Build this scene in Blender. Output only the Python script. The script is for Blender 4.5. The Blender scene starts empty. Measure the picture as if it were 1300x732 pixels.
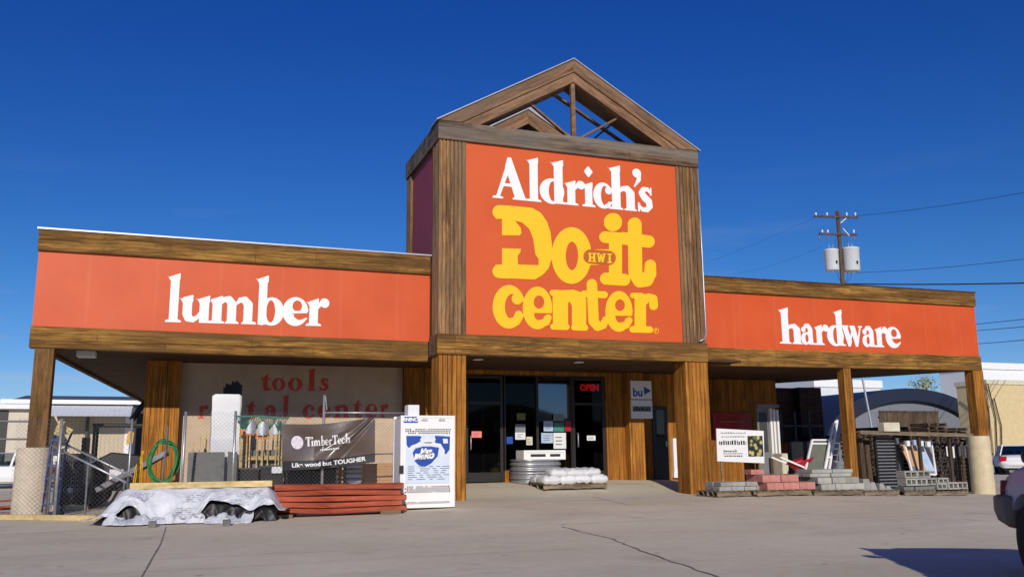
import bpy, math, random
import numpy as np
from mathutils import Vector, Matrix, Euler
random.seed(7); rng=np.random.RandomState(11)
SC=bpy.context.scene; COL=SC.collection
R=math.radians
# ------------------------------------------------------------------ camera
CAM_Y=-20.1376; CAM_H=1.1; YAW,PIT,ROL,F=0.3465,0.1841,-0.0096,1121.63
fw=np.array([math.sin(YAW)*math.cos(PIT),math.cos(YAW)*math.cos(PIT),math.sin(PIT)])
_r=np.array([math.cos(YAW),-math.sin(YAW),0.0]); _u=np.cross(_r,fw)
rt=_r*math.cos(ROL)+_u*math.sin(ROL); up=-_r*math.sin(ROL)+_u*math.cos(ROL)
CPOS=np.array([0.0,CAM_Y,CAM_H])
cd=bpy.data.cameras.new('camera'); cam=bpy.data.objects.new('camera',cd); COL.objects.link(cam)
cam.matrix_world=Matrix(((rt[0],up[0],-fw[0],CPOS[0]),(rt[1],up[1],-fw[1],CPOS[1]),(rt[2],up[2],-fw[2],CPOS[2]),(0,0,0,1)))
cd.sensor_width=36; cd.lens=36*F/1300; cd.clip_start=0.1; cd.clip_end=6000
SC.camera=cam
# ------------------------------------------------------------------ light
SUN_EL,SUN_AZ=21.5,13.5      # elevation; degrees to the left of straight behind the camera side (-Y)
w=bpy.data.worlds.new('World'); SC.world=w; w.use_nodes=True
nt=w.node_tree; bg=nt.nodes['Background']; bg.inputs['Strength'].default_value=0.07
sk=nt.nodes.new('ShaderNodeTexSky'); sk.sky_type='NISHITA'; sk.sun_disc=False
sk.sun_elevation=R(SUN_EL); sk.sun_rotation=R(180+SUN_AZ); sk.altitude=1900; sk.air_density=1.15; sk.dust_density=0.15; sk.ozone_density=4.5
gm=nt.nodes.new('ShaderNodeGamma'); gm.inputs['Gamma'].default_value=1.12
hs=nt.nodes.new('ShaderNodeHueSaturation'); hs.inputs['Saturation'].default_value=1.22; hs.inputs['Value'].default_value=1.0
nt.links.new(sk.outputs[0],gm.inputs[0]); nt.links.new(gm.outputs[0],hs.inputs['Color'])
tc=nt.nodes.new('ShaderNodeTexCoord'); mp=nt.nodes.new('ShaderNodeMapping'); mp.inputs['Scale'].default_value=(1.2,1.2,9)
nz=nt.nodes.new('ShaderNodeTexNoise'); nz.inputs['Scale'].default_value=2.2; nz.inputs['Detail'].default_value=6; nz.inputs['Distortion'].default_value=.4
cr=nt.nodes.new('ShaderNodeValToRGB'); cr.color_ramp.elements[0].position=.5; cr.color_ramp.elements[1].position=.8
sx=nt.nodes.new('ShaderNodeSeparateXYZ'); mr=nt.nodes.new('ShaderNodeMapRange')
mr.inputs[1].default_value=.30; mr.inputs[2].default_value=.02; mr.inputs[3].default_value=0; mr.inputs[4].default_value=.75
mm=nt.nodes.new('ShaderNodeMath'); mm.operation='MULTIPLY'
mx=nt.nodes.new('ShaderNodeMixRGB'); mx.inputs[2].default_value=(9.5,11,13,1)
nt.links.new(tc.outputs['Generated'],mp.inputs[0]); nt.links.new(mp.outputs[0],nz.inputs['Vector']); nt.links.new(nz.outputs['Fac'],cr.inputs[0])
nt.links.new(tc.outputs['Generated'],sx.inputs[0]); nt.links.new(sx.outputs['Z'],mr.inputs[0])
nt.links.new(cr.outputs[0],mm.inputs[0]); nt.links.new(mr.outputs[0],mm.inputs[1]); nt.links.new(mm.outputs[0],mx.inputs[0])
tn=nt.nodes.new('ShaderNodeMixRGB'); tn.blend_type='MULTIPLY'; tn.inputs[0].default_value=1; tr_=nt.nodes.new('ShaderNodeValToRGB'); tr_.color_ramp.elements[0].position=.0; tr_.color_ramp.elements[0].color=(.56,.60,.74,1); tr_.color_ramp.elements[1].position=.48; tr_.color_ramp.elements[1].color=(.97,.48,.80,1); e_=tr_.color_ramp.elements.new(.2); e_.color=(.66,.57,.70,1); dm=nt.nodes.new('ShaderNodeVectorMath'); dm.operation='SCALE'; dm.inputs['Scale'].default_value=2.0; nt.links.new(tr_.outputs[0],dm.inputs[0]); nt.links.new(dm.outputs[0],tn.inputs[2]); nt.links.new(hs.outputs[0],tn.inputs[1]); nt.links.new(tn.outputs[0],mx.inputs[1]); nt.links.new(mx.outputs[0],bg.inputs[0])
nt.links.new(sx.outputs['Z'],tr_.inputs[0])
sd=bpy.data.lights.new('sun','SUN'); sd.energy=5.0; sd.angle=R(.5); sd.color=(1,.93,.82)
sun=bpy.data.objects.new('sun',sd); COL.objects.link(sun)
sv=Vector((-math.sin(R(SUN_AZ))*math.cos(R(SUN_EL)),-math.cos(R(SUN_AZ))*math.cos(R(SUN_EL)),math.sin(R(SUN_EL))))
sun.rotation_euler=sv.to_track_quat('Z','Y').to_euler(); sun.location=(-10,-30,30)
SC.view_settings.view_transform='Standard'; SC.view_settings.look='None'; SC.view_settings.exposure=-.55; SC.view_settings.gamma=1
SC.render.engine='CYCLES'; SC.render.resolution_x=1024; SC.render.resolution_y=576
# ------------------------------------------------------------------ measuring helpers (photo pixel -> world point on a known plane)
def ray(px,py): return fw+rt*(px-650)/F-up*(py-366)/F
def at(px,py,Y):
    d=ray(px,py); t=(Y-CAM_Y)/d[1]; return CPOS+d*t
def X(px,Y,py=575): return at(px,py,Y)[0]
def Z(px,py,Y): return at(px,py,Y)[2]
def sm(t): t=min(1,max(0,t)); return t*t*(3-2*t)
def gz(x,y):
    b=float(np.interp(x,[-3,5,13,22],[-.06,.07,.07,-.2]))*sm((y+13)/11)
    rmp=.25*sm((y+.7)/3.6)*sm((x-4.2)/1.2)*sm((14.2-x)/1.2)*sm((12-y)/4)
    und=.012*math.sin(x*.7+1)*math.sin(y*.55)
    return b+rmp+und
def gnd(px,py):
    z=0
    for _ in range(25):
        d=ray(px,py); t=(z-CAM_H)/d[2]; p=CPOS+d*t; z=gz(p[0],p[1])
    return Vector((p[0],p[1],z))
# ------------------------------------------------------------------ object helpers
def woff(o):
    v=Vector((0,0,0))
    while o is not None: v+=o.location; o=o.parent
    return v
def tag(o,label=None,cat=None,group=None,kind=None):
    if label:o['label']=label
    if cat:o['category']=cat
    if group:o['group']=group
    if kind:o['kind']=kind
    return o
def thing(name,loc,label,cat,group=None):
    o=bpy.data.objects.new(name,None); COL.objects.link(o); o.location=loc; o.empty_display_size=.2
    return tag(o,label,cat,group)
class MB:
    def __init__(s): s.v=[]; s.f=[]; s.sm=False
    def add(s,vs,fs):
        n=len(s.v); s.v+= [tuple(map(float,v)) for v in vs]; s.f+=[tuple(i+n for i in f) for f in fs]; return s
    def hexa(s,p):  # p: 4 bottom ccw, 4 top ccw
        return s.add(p,[(3,2,1,0),(4,5,6,7),(0,1,5,4),(1,2,6,5),(2,3,7,6),(3,0,4,7)])
    def box(s,x0,x1,y0,y1,z0,z1):
        if x0>x1:x0,x1=x1,x0
        if y0>y1:y0,y1=y1,y0
        if z0>z1:z0,z1=z1,z0
        return s.hexa([(x0,y0,z0),(x1,y0,z0),(x1,y1,z0),(x0,y1,z0),(x0,y0,z1),(x1,y0,z1),(x1,y1,z1),(x0,y1,z1)])
    def bar(s,a,b,w,h,upv=(0,0,1)):   # rectangular bar from a to b
        a=Vector(a);b=Vector(b);d=(b-a).normalized();u=Vector(upv)
        if abs(d.dot(u))>.98:u=Vector((0,1,0))
        r=d.cross(u).normalized();u=r.cross(d).normalized(); r*=w/2;u*=h/2
        return s.hexa([a-r-u,a+r-u,b+r-u,b-r-u,a-r+u,a+r+u,b+r+u,b-r+u])
    def tube(s,pts,r,n=8,cap=True,r1=None):
        pts=[Vector(p) for p in pts]; m=len(pts); vs=[];fs=[]
        pu=None
        for i,p in enumerate(pts):
            d=(pts[min(i+1,m-1)]-pts[max(i-1,0)]).normalized()
            u=pu if pu else (Vector((0,0,1)) if abs(d.z)<.9 else Vector((1,0,0)))
            a=d.cross(u).normalized(); b=a.cross(d).normalized() ; pu=b
            rr=r if r1 is None else r+(r1-r)*i/(m-1)
            for k in range(n):
                t=2*math.pi*k/n; vs.append(p+a*math.cos(t)*rr+b*math.sin(t)*rr)
        for i in range(m-1):
            for k in range(n):
                k2=(k+1)%n; fs.append((i*n+k,i*n+k2,(i+1)*n+k2,(i+1)*n+k))
        if cap: fs.append(tuple(range(n))[::-1]); fs.append(tuple((m-1)*n+k for k in range(n)))
        return s.add(vs,fs)
    def lathe(s,prof,c,n=20,axis='Z'):
        vs=[];fs=[];m=len(prof)
        for r,z in prof:
            for k in range(n):
                t=2*math.pi*k/n; a,b=r*math.cos(t),r*math.sin(t)
                vs.append({'Z':(c[0]+a,c[1]+b,c[2]+z),'X':(c[0]+z,c[1]+a,c[2]+b),'Y':(c[0]+a,c[1]+z,c[2]+b)}[axis])
        for i in range(m-1):
            for k in range(n):
                k2=(k+1)%n; fs.append((i*n+k,i*n+k2,(i+1)*n+k2,(i+1)*n+k))
        fs.append(tuple(range(n))[::-1]); fs.append(tuple((m-1)*n+k for k in range(n)))
        return s.add(vs,fs)
    def prism(s,pts,a0,a1,axis='Z'):   # pts 2d polygon extruded along an axis
        n=len(pts)
        f={'Z':lambda p,a:(p[0],p[1],a),'Y':lambda p,a:(p[0],a,p[1]),'X':lambda p,a:(a,p[0],p[1])}[axis]
        vs=[f(p,a0) for p in pts]+[f(p,a1) for p in pts]
        fs=[tuple(range(n))[::-1],tuple(range(n,2*n))]+[(i,(i+1)%n,(i+1)%n+n,i+n) for i in range(n)]
        return s.add(vs,fs)
    def grid(s,fn,nu,nv,closed=False):
        vs=[fn(i/nu,j/nv) for i in range(nu+1) for j in range(nv+1)]
        fs=[(i*(nv+1)+j,(i+1)*(nv+1)+j,(i+1)*(nv+1)+j+1,i*(nv+1)+j+1) for i in range(nu) for j in range(nv)]
        return s.add(vs,fs)
    def build(s,name,m,parent=None,loc=None,bevel=0,smooth=False,seg=1,solid=0,recalc=True,sub=0):
        off=woff(parent) if parent is not None else Vector(loc if loc is not None else (0,0,0))
        me=bpy.data.meshes.new(name); me.from_pydata([(x-off[0],y-off[1],z-off[2]) for x,y,z in s.v],[],s.f)
        if recalc:
            import bmesh
            b=bmesh.new(); b.from_mesh(me); bmesh.ops.recalc_face_normals(b,faces=b.faces); b.to_mesh(me); b.free()
        me.materials.append(m)
        o=bpy.data.objects.new(name,me); COL.objects.link(o)
        if parent is not None:o.parent=parent
        else:o.location=off
        if smooth:
            for p in me.polygons:p.use_smooth=True
        if solid: q=o.modifiers.new('t','SOLIDIFY'); q.thickness=solid; q.offset=0
        if bevel: q=o.modifiers.new('b','BEVEL'); q.width=bevel; q.segments=seg; q.limit_method='ANGLE'; q.angle_limit=R(40)
        if sub: q=o.modifiers.new('s','SUBSURF'); q.levels=sub; q.render_levels=sub
        return o
def copy_tree(o,parent=None):
    c=o.copy(); COL.objects.link(c)
    if parent is not None:c.parent=parent
    for ch in [k for k in bpy.data.objects if k.parent==o and k!=c]: copy_tree(ch,c)
    return c
# ------------------------------------------------------------------ materials
def lin(v): v/=255; return v/12.92 if v<=.04045 else ((v+.055)/1.055)**2.4
def rgb(r,g,b,k=1): return (lin(r)*k,lin(g)*k,lin(b)*k,1)
class NT:
    def __init__(s,name):
        s.m=bpy.data.materials.new(name); s.m.use_nodes=True; s.t=s.m.node_tree; s.b=s.t.nodes['Principled BSDF']
    def n(s,t,**k):
        o=s.t.nodes.new(t)
        for a,v in k.items(): setattr(o,a,v)
        return o
    def l(s,a,b): s.t.links.new(a,b)
    def coord(s,scale=(1,1,1),rot=(0,0,0),kind='Object'):
        t=s.n('ShaderNodeTexCoord'); m=s.n('ShaderNodeMapping'); m.inputs['Scale'].default_value=scale; m.inputs['Rotation'].default_value=rot
        s.l(t.outputs[kind],m.inputs[0]); return m.outputs[0]
    def noise(s,co,scale,detail=5,rough=.55,dist=0):
        n=s.n('ShaderNodeTexNoise'); n.inputs['Scale'].default_value=scale; n.inputs['Detail'].default_value=detail; n.inputs['Roughness'].default_value=rough; n.inputs['Distortion'].default_value=dist
        s.l(co,n.inputs['Vector']); return n.outputs['Fac']
    def ramp(s,f,stops):
        r=s.n('ShaderNodeValToRGB'); e=r.color_ramp.elements
        while len(e)<len(stops): e.new(.5)
        for i,(p,c) in enumerate(stops): e[i].position=p; e[i].color=c if len(c)==4 else (*c,1)
        s.l(f,r.inputs[0]); return r.outputs[0]
    def mix(s,f,a,b,mode='MIX'):
        m=s.n('ShaderNodeMixRGB',blend_type=mode)
        for i,v in ((0,f),(1,a),(2,b)):
            if hasattr(v,'is_linked') or hasattr(v,'links'): s.l(v,m.inputs[i])
            else: m.inputs[i].default_value=v
        return m.outputs[0]
    def math(s,op,a,b=0):
        m=s.n('ShaderNodeMath',operation=op)
        for i,v in ((0,a),(1,b)):
            if hasattr(v,'links'): s.l(v,m.inputs[i])
            else: m.inputs[i].default_value=v
        return m.outputs[0]
    def bump(s,h,st=.3,d=.01):
        b=s.n('ShaderNodeBump'); b.inputs['Strength'].default_value=st; b.inputs['Distance'].default_value=d; s.l(h,b.inputs['Height']); s.l(b.outputs[0],s.b.inputs['Normal'])
    def col(s,c): s.l(c,s.b.inputs['Base Color']) if hasattr(c,'links') else setattr(s.b.inputs['Base Color'],'default_value',c)
def g4(v): return (v,v,v,1)
def plain(name,c,rough=.6,metal=0,var=.18,scale=6,bump=.0,spec=None):
    q=NT(name); co=q.coord(); f=q.noise(co,scale,6,.6)
    d=tuple(x*(1-var) for x in c[:3])+(1,); l=tuple(min(1,x*(1+var)) for x in c[:3])+(1,)
    q.col(q.ramp(f,[(.3,d),(.7,l)])); q.b.inputs['Roughness'].default_value=rough; q.b.inputs['Metallic'].default_value=metal
    if spec is not None: q.b.inputs['Specular IOR Level'].default_value=spec
    if bump: q.bump(q.noise(co,scale*6,4),bump,.01)
    return q.m
def wood(name,dark,mid,light,axis='X',stretch=14,scale=2.2,groove=0,weather=None,rough=.8,tilt=0,board=None,var=.35):
    q=NT(name); s={'X':(1/stretch*1.0,1,1),'Z':(1,1,1/stretch)}[axis]
    if tilt:
        _c=q.coord
        def cc2(scale=(1,1,1),rot=(0,0,0),kind='Object'):
            v=q.n('ShaderNodeMapping'); v.inputs['Scale'].default_value=scale; q.l(_c(rot=(0,tilt,0)),v.inputs[0]); return v.outputs[0]
        q.coord=cc2
    co=q.coord(s); a=q.noise(co,scale*9,8,.65,.6); b=q.noise(co,scale*2.2,5,.6,1.2); big=q.noise(q.coord(),.9,4)
    f=q.math('ADD',q.math('MULTIPLY',a,.55),q.math('MULTIPLY',b,.45))
    c=q.ramp(f,[(.30,dark),(.46,mid),(.60,light),(.72,mid)])
    c=q.mix(q.ramp(big,[(.35,g4(0)),(.7,g4(1))]),c,q.mix(1.0,c,g4(.72),'MULTIPLY'))
    h2=None
    st_=q.noise(q.coord({'X':(.22,1,1),'Z':(1,1,.22)}[axis]),scale*1.5,6,.7,.8)
    c=q.mix(q.ramp(st_,[(.50,g4(0)),(.66,g4(.62))]),c,tuple(x*.75 for x in dark[:3])+(1,))
    fine=q.noise(q.coord({'X':(.08,1,1),'Z':(1,1,.08)}[axis]),scale*26,4,.7)
    c=q.mix(q.ramp(fine,[(.55,g4(0)),(.70,g4(.55))]),c,tuple(x*.8 for x in dark[:3])+(1,))
    if board:
        t=q.n('ShaderNodeTexCoord'); sp=q.n('ShaderNodeSeparateXYZ'); q.l(t.outputs['Object'],sp.inputs[0]); cb=q.n('ShaderNodeCombineXYZ')
        if axis=='X': q.l(sp.outputs[0],cb.inputs[0]); q.l(sp.outputs[2],cb.inputs[1])
        else: q.l(sp.outputs[2],cb.inputs[0]); q.l(q.math('ADD',sp.outputs[0],sp.outputs[1]),cb.inputs[1])
        bk=q.n('ShaderNodeTexBrick'); bk.inputs['Scale'].default_value=1; bk.inputs['Brick Width'].default_value=board[0]; bk.inputs['Row Height'].default_value=board[1]; bk.inputs['Mortar Size'].default_value=.006; bk.inputs['Mortar Smooth'].default_value=.2; bk.offset=.43
        bk.inputs['Color1'].default_value=g4(1+var*.25); bk.inputs['Color2'].default_value=g4(1-var); bk.inputs['Mortar'].default_value=g4(.28); q.l(cb.outputs[0],bk.inputs['Vector'])
        c=q.mix(1.0,c,bk.outputs['Color'],'MULTIPLY'); h2=bk.outputs['Fac']
    kn=q.n('ShaderNodeTexVoronoi'); kn.inputs['Scale'].default_value=scale*1.3; q.l(q.coord({'X':(.7,1,1),'Z':(1,1,.7)}[axis]),kn.inputs['Vector'])
    c=q.mix(q.ramp(kn.outputs['Distance'],[(.02,g4(.8)),(.045,g4(0))]),c,tuple(x*.5 for x in dark[:3])+(1,))
    if weather: c=q.mix(q.ramp(q.noise(q.coord(s),scale*.9,6,.7,.5),[(.42,g4(0)),(.62,g4(.8))]),c,weather)
    h=f
    if groove:
        t=q.n('ShaderNodeTexCoord'); sp=q.n('ShaderNodeSeparateXYZ'); q.l(t.outputs['Object'],sp.inputs[0])
        fr=q.math('FRACT',q.math('MULTIPLY',q.math('ADD',sp.outputs[0],sp.outputs[1]),1/groove))
        gm=q.math('LESS_THAN',fr,.09); c=q.mix(gm,c,tuple(x*.3 for x in dark[:3])+(1,)); h=q.math('SUBTRACT',f,q.math('MULTIPLY',gm,2))
    if h2 is not None: h=q.math('SUBTRACT',h,h2)
    q.col(c); q.b.inputs['Roughness'].default_value=rough; q.b.inputs['Specular IOR Level'].default_value=.25; q.bump(h,.5,.012); return q.m
M={}
M['beam']=wood('beam_wood',rgb(44,28,14),rgb(132,92,38),rgb(204,152,72),'X',14,2.2,weather=rgb(104,74,40),board=(3.1,.157))
M['beam_up']=wood('weathered_beam_wood',rgb(38,30,24),rgb(94,72,54),rgb(142,112,84),'X',12,2.4,weather=rgb(126,118,108),board=(2.7,.225))
M['rake']=wood('rake_wood',rgb(56,40,30),rgb(134,98,70),rgb(170,132,100),'X',12,2.4,weather=rgb(104,88,74),tilt=R(30))
M['rake2']=wood('rake_wood_right',rgb(56,40,30),rgb(134,98,70),rgb(170,132,100),'X',12,2.4,weather=rgb(104,88,74),tilt=R(-30))
M['flute']=wood('fluted_post_wood',rgb(60,40,26),rgb(146,106,66),rgb(196,152,104),'Z',14,2.6,weather=rgb(118,98,80),board=(30,.094),var=.5)
M['post']=wood('siding_post_wood',rgb(104,62,20),rgb(168,108,40),rgb(204,140,60),'Z',16,2.0,board=(30,.108),var=.3)
M['wall_wood']=wood('siding_wall_wood',rgb(100,60,20),rgb(162,104,38),rgb(188,126,52),'Z',16,2.0,board=(30,.15),var=.3)
M['post_old']=wood('old_post_wood',rgb(56,38,20),rgb(112,80,42),rgb(146,108,62),'Z',12,2.4)
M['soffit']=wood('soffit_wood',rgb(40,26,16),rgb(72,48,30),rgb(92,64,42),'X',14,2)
M['lumber']=wood('new_lumber',rgb(170,140,80),rgb(215,190,130),rgb(235,212,160),'X',12,2)
M['red_lumber']=wood('red_lumber',rgb(84,34,22),rgb(160,72,48),rgb(196,108,80),'X',18,2.2)
M['grey_wood']=wood('grey_pallet_wood',rgb(70,60,48),rgb(130,114,92),rgb(165,148,122),'X',12,3)
M['brown_wood']=wood('old_fence_wood',rgb(38,30,24),rgb(84,68,54),rgb(112,94,76),'Z',10,3)
def sign_orange():
    q=NT('orange_sign_panel'); co=q.coord(); 
    st=q.noise(q.coord((1.2,1,.06)),3,4); f=q.noise(co,.8,4)
    c=q.ramp(f,[(.3,rgb(200,80,36)),(.7,rgb(211,90,44))])
    c=q.mix(q.ramp(st,[(.55,g4(0)),(.8,g4(.16))]),c,rgb(212,112,84))
    t=q.n('ShaderNodeTexCoord'); sp=q.n('ShaderNodeSeparateXYZ'); q.l(t.outputs['Object'],sp.inputs[0])
    fr=q.math('FRACT',q.math('MULTIPLY',q.math('ADD',sp.outputs[0],.35),1/1.32)); ln=q.math('LESS_THAN',fr,.045)
    c=q.mix(q.math('MULTIPLY',ln,.09),c,rgb(222,134,104))
    q.col(c); q.b.inputs['Roughness'].default_value=.5; q.b.inputs['Specular IOR Level'].default_value=.3; return q.m
M['orange']=sign_orange()
q=NT('orange_tower_panel'); c=q.ramp(q.noise(q.coord(),.7,4),[(.3,rgb(202,84,36)),(.7,rgb(210,91,41))]); q.col(c); q.b.inputs['Roughness'].default_value=.5; q.b.inputs['Specular IOR Level'].default_value=.3; M['orange2']=q.m
M['orange_shaded']=plain('shaded_orange_panel',rgb(150,52,60),.6,var=.08,scale=1)  # orange flank panels, with the dimness of grazing sun put into the colour
M['white']=plain('white_paint',rgb(236,234,232),.55,var=.03,scale=2)
M['letter']=plain('white_letter',rgb(240,238,240),.5,var=.02,scale=2)
M['yellow']=plain('yellow_letter',rgb(250,192,0),.5,var=.015,scale=2)
M['badge']=plain('badge_brown',rgb(176,96,24),.5,var=.03)
M['redletter']=plain('red_letter',rgb(214,66,40),.5,var=.05)
M['cap']=plain('metal_cap',rgb(176,178,182),.4,metal=.3,var=.1)
M['galv']=plain('galvanised_steel',rgb(178,180,184),.4,metal=.6,var=.15,scale=12)
M['wire']=plain('chain_wire',rgb(150,150,150),.5,metal=.4,var=.1)
M['steel']=plain('dull_steel',rgb(120,120,124),.5,metal=.5,var=.2,scale=10)
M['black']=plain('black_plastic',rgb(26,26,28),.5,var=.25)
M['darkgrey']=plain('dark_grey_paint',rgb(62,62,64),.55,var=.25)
M['midgrey']=plain('mid_grey_paint',rgb(120,121,124),.55,var=.15)
M['slab']=plain('grey_slab',rgb(112,112,108),.85,var=.18,scale=5,bump=.2)
M['block']=plain('grey_concrete_block',rgb(160,158,150),.9,var=.2,scale=7,bump=.4)
M['pinkblock']=plain('pink_concrete_block',rgb(180,122,110),.9,var=.2,scale=7,bump=.4)
M['pier']=plain('pale_concrete_pier',rgb(208,192,170),.85,var=.12,scale=5,bump=.3)
M['pier2']=plain('cream_pier',rgb(206,190,156),.85,var=.1,scale=5,bump=.2)
M['green']=plain('green_hose',rgb(40,120,66),.5,var=.2)
M['orange_p']=plain('orange_plastic',rgb(220,120,30),.5,var=.1)
M['yellow_p']=plain('yellow_plastic',rgb(226,170,30),.5,var=.12)
M['red_p']=plain('red_paint',rgb(160,20,36),.4,var=.15)
M['blue_p']=plain('blue_paint',rgb(40,56,120),.45,var=.2)
M['paper']=plain('paper',rgb(225,226,228),.8,var=.05,scale=20)
M['blueprint']=plain('blue_print',rgb(20,70,160),.5,var=.12,scale=3)
M['lightblue']=plain('pale_blue_print',rgb(176,202,232),.5,var=.1,scale=4)
M['ink']=plain('dark_ink',rgb(36,38,44),.6,var=.1)
M['ink2']=plain('grey_ink',rgb(120,124,130),.6,var=.1)
M['kraft']=plain('kraft_board',rgb(198,156,116),.8,var=.1)
M['cream']=plain('cream_stucco',rgb(208,188,144),.9,var=.10,scale=3,bump=.15)
M['roofw']=plain('white_roofing',rgb(232,234,236),.6,var=.06)
M['roofg']=plain('grey_roofing',rgb(92,96,108),.7,var=.12)
M['hut']=plain('hut_metal',rgb(118,122,132),.5,metal=.2,var=.12,scale=2)
M['hutroof']=plain('dark_hut_roof',rgb(34,40,60),.5,var=.15)
M['stucco']=NT('beige_store_wall').m
q=NT('beige_store_wall'); co=q.coord(); f=q.noise(co,2.5,6)
c=q.ramp(f,[(.3,rgb(196,172,146)),(.7,rgb(214,192,166))]); 
t=q.n('ShaderNodeTexBrick'); t.inputs['Scale'].default_value=1; t.inputs['Brick Width'].default_value=.4; t.inputs['Row Height'].default_value=.2; t.inputs['Mortar Size'].default_value=.008
q.l(q.coord(rot=(R(90),0,0)),t.inputs['Vector']); t.inputs['Color1'].default_value=(1,1,1,1); t.inputs['Color2'].default_value=(.95,.95,.95,1); t.inputs['Mortar'].default_value=(.93,.93,.93,1)
c=q.mix(1.0,c,t.outputs['Color'],'MULTIPLY'); q.col(c); q.b.inputs['Roughness'].default_value=.9; q.bump(q.noise(co,30,3),.3,.01); M['stucco']=q.m
def siding(name,c,axis=0,pitch=.22,depth=.75):
    q=NT(name); t=q.n('ShaderNodeTexCoord'); sp=q.n('ShaderNodeSeparateXYZ'); q.l(t.outputs['Object'],sp.inputs[0])
    fr=q.math('FRACT',q.math('MULTIPLY',sp.outputs[axis],1/pitch)); g=q.math('LESS_THAN',fr,.14)
    f=q.noise(q.coord(),2,5); cc=q.ramp(f,[(.3,tuple(x*.9 for x in c[:3])+(1,)),(.7,c)])
    q.col(q.mix(g,cc,tuple(x*depth for x in c[:3])+(1,))); q.b.inputs['Roughness'].default_value=.6; q.bump(q.math('MULTIPLY',g,-1),.6,.02); return q.m
M['sidingb']=siding('beige_siding',rgb(200,186,160)); M['sidingw']=siding('white_metal_siding',rgb(222,226,230),0,.25,.9); M['hutside']=siding('hut_siding',rgb(124,128,138),0,.3,.85)
M['shutter']=siding('louvre_siding',rgb(70,64,58),2,.09,.3)
# concrete lot
q=NT('concrete_lot'); co=q.coord(); a=q.noise(co,.35,7,.6); b=q.noise(co,6,8,.7); d=q.noise(q.coord((.6,1.0,1),(0,0,.25)),.5,7,.65,.9)
c=q.ramp(a,[(.3,rgb(204,191,164)),(.7,rgb(225,211,183))]); c=q.mix(.55,c,q.ramp(b,[(.3,g4(.5)),(.7,g4(.72))]),'OVERLAY')
c=q.mix(q.ramp(d,[(.5,g4(0)),(.72,g4(.28))]),c,rgb(160,150,140))
sp_=q.n('ShaderNodeTexVoronoi'); sp_.inputs['Scale'].default_value=1.3; q.l(q.coord((1,1,0)),sp_.inputs['Vector'])
c=q.mix(q.ramp(sp_.outputs['Distance'],[(.02,g4(.55)),(.07,g4(0))]),c,rgb(70,62,56))
st=q.noise(q.coord((1,1,1)),.9,5,.55,.3); c=q.mix(q.ramp(st,[(.60,g4(0)),(.70,g4(.22))]),c,rgb(128,118,104))
ty=q.noise(q.coord((.12,2.2,1),(0,0,-.12)),.9,3,.5,.1); c=q.mix(q.ramp(ty,[(.60,g4(0)),(.66,g4(.14))]),c,rgb(140,130,116))
fl_=q.noise(co,60,3,.8); c=q.mix(q.ramp(fl_,[(.66,g4(0)),(.74,g4(.5))]),c,rgb(110,102,92))
q.col(c); q.b.inputs['Roughness'].default_value=.9; q.b.inputs['Specular IOR Level'].default_value=.2
q.bump(q.math('ADD',q.noise(co,25,6,.7),q.math('MULTIPLY',a,.5)),.18,.008); M['lot']=q.m
q=NT('far_ground'); 
q=NT('shop_window_glass'); gl=q.n('ShaderNodeBsdfGlossy'); gl.inputs['Roughness'].default_value=.015; tr=q.n('ShaderNodeBsdfTransparent'); tr.inputs[0].default_value=(.42,.45,.45,1); ms=q.n('ShaderNodeMixShader'); fr=q.n('ShaderNodeFresnel'); fr.inputs[0].default_value=1.22; q.l(fr.outputs[0],ms.inputs[0]); q.l(tr.outputs[0],ms.inputs[1]); q.l(gl.outputs[0],ms.inputs[2]); q.l(ms.outputs[0],q.t.nodes['Material Output'].inputs[0]); M['glass']=q.m
q=NT('mirror_film'); q.b.inputs['Base Color'].default_value=(.12,.14,.17,1); q.b.inputs['Metallic'].default_value=1; q.b.inputs['Roughness'].default_value=.03; M['film']=q.m
q=NT('black_glass'); q.b.inputs['Base Color'].default_value=(.01,.012,.014,1); q.b.inputs['Roughness'].default_value=.03; M['blackglass']=q.m
q=NT('neon_red'); q.b.inputs['Base Color'].default_value=(.4,.01,.01,1); q.b.inputs['Emission Color'].default_value=(1,.02,.02,1); q.b.inputs['Emission Strength'].default_value=1.6; M['neon']=q.m
def paint(name,c,rough=.4):
    q=NT(name); q.b.inputs['Base Color'].default_value=c; q.b.inputs['Metallic'].default_value=.0; q.b.inputs['Roughness'].default_value=rough; q.b.inputs['Coat Weight'].default_value=.0; q.b.inputs['Specular IOR Level'].default_value=.3; return q.m
M['carlav']=paint('lavender_car_paint',rgb(176,174,194)); M['carwhite']=paint('white_car_paint',rgb(226,228,230)); 
M['tyre']=plain('tyre_rubber',rgb(24,24,24),.85,var=.2); M['taillight']=plain('tail_light',rgb(180,20,36),.15,var=.05); M['bumper']=plain('grey_bumper',rgb(140,124,108),.75,var=.1,spec=.2)
M['transf']=plain('pale_transformer_paint',rgb(214,218,222),.45,var=.06)
M['amber']=plain('marker_lamp',rgb(170,40,30),.2,var=.05)

def vary(key,amt):   # each piece of stock gets its own shade
    m=M[key]; t=m.node_tree; b=t.nodes['Principled BSDF']; s_=b.inputs['Base Color'].links[0].from_socket
    oi=t.nodes.new('ShaderNodeObjectInfo'); mr_=t.nodes.new('ShaderNodeMapRange'); mr_.inputs[3].default_value=1-amt; mr_.inputs[4].default_value=1+amt*.6
    h=t.nodes.new('ShaderNodeHueSaturation'); t.links.new(oi.outputs['Random'],mr_.inputs[0]); t.links.new(mr_.outputs[0],h.inputs['Value']); t.links.new(s_,h.inputs['Color']); t.links.new(h.outputs[0],b.inputs['Base Color'])
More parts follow.
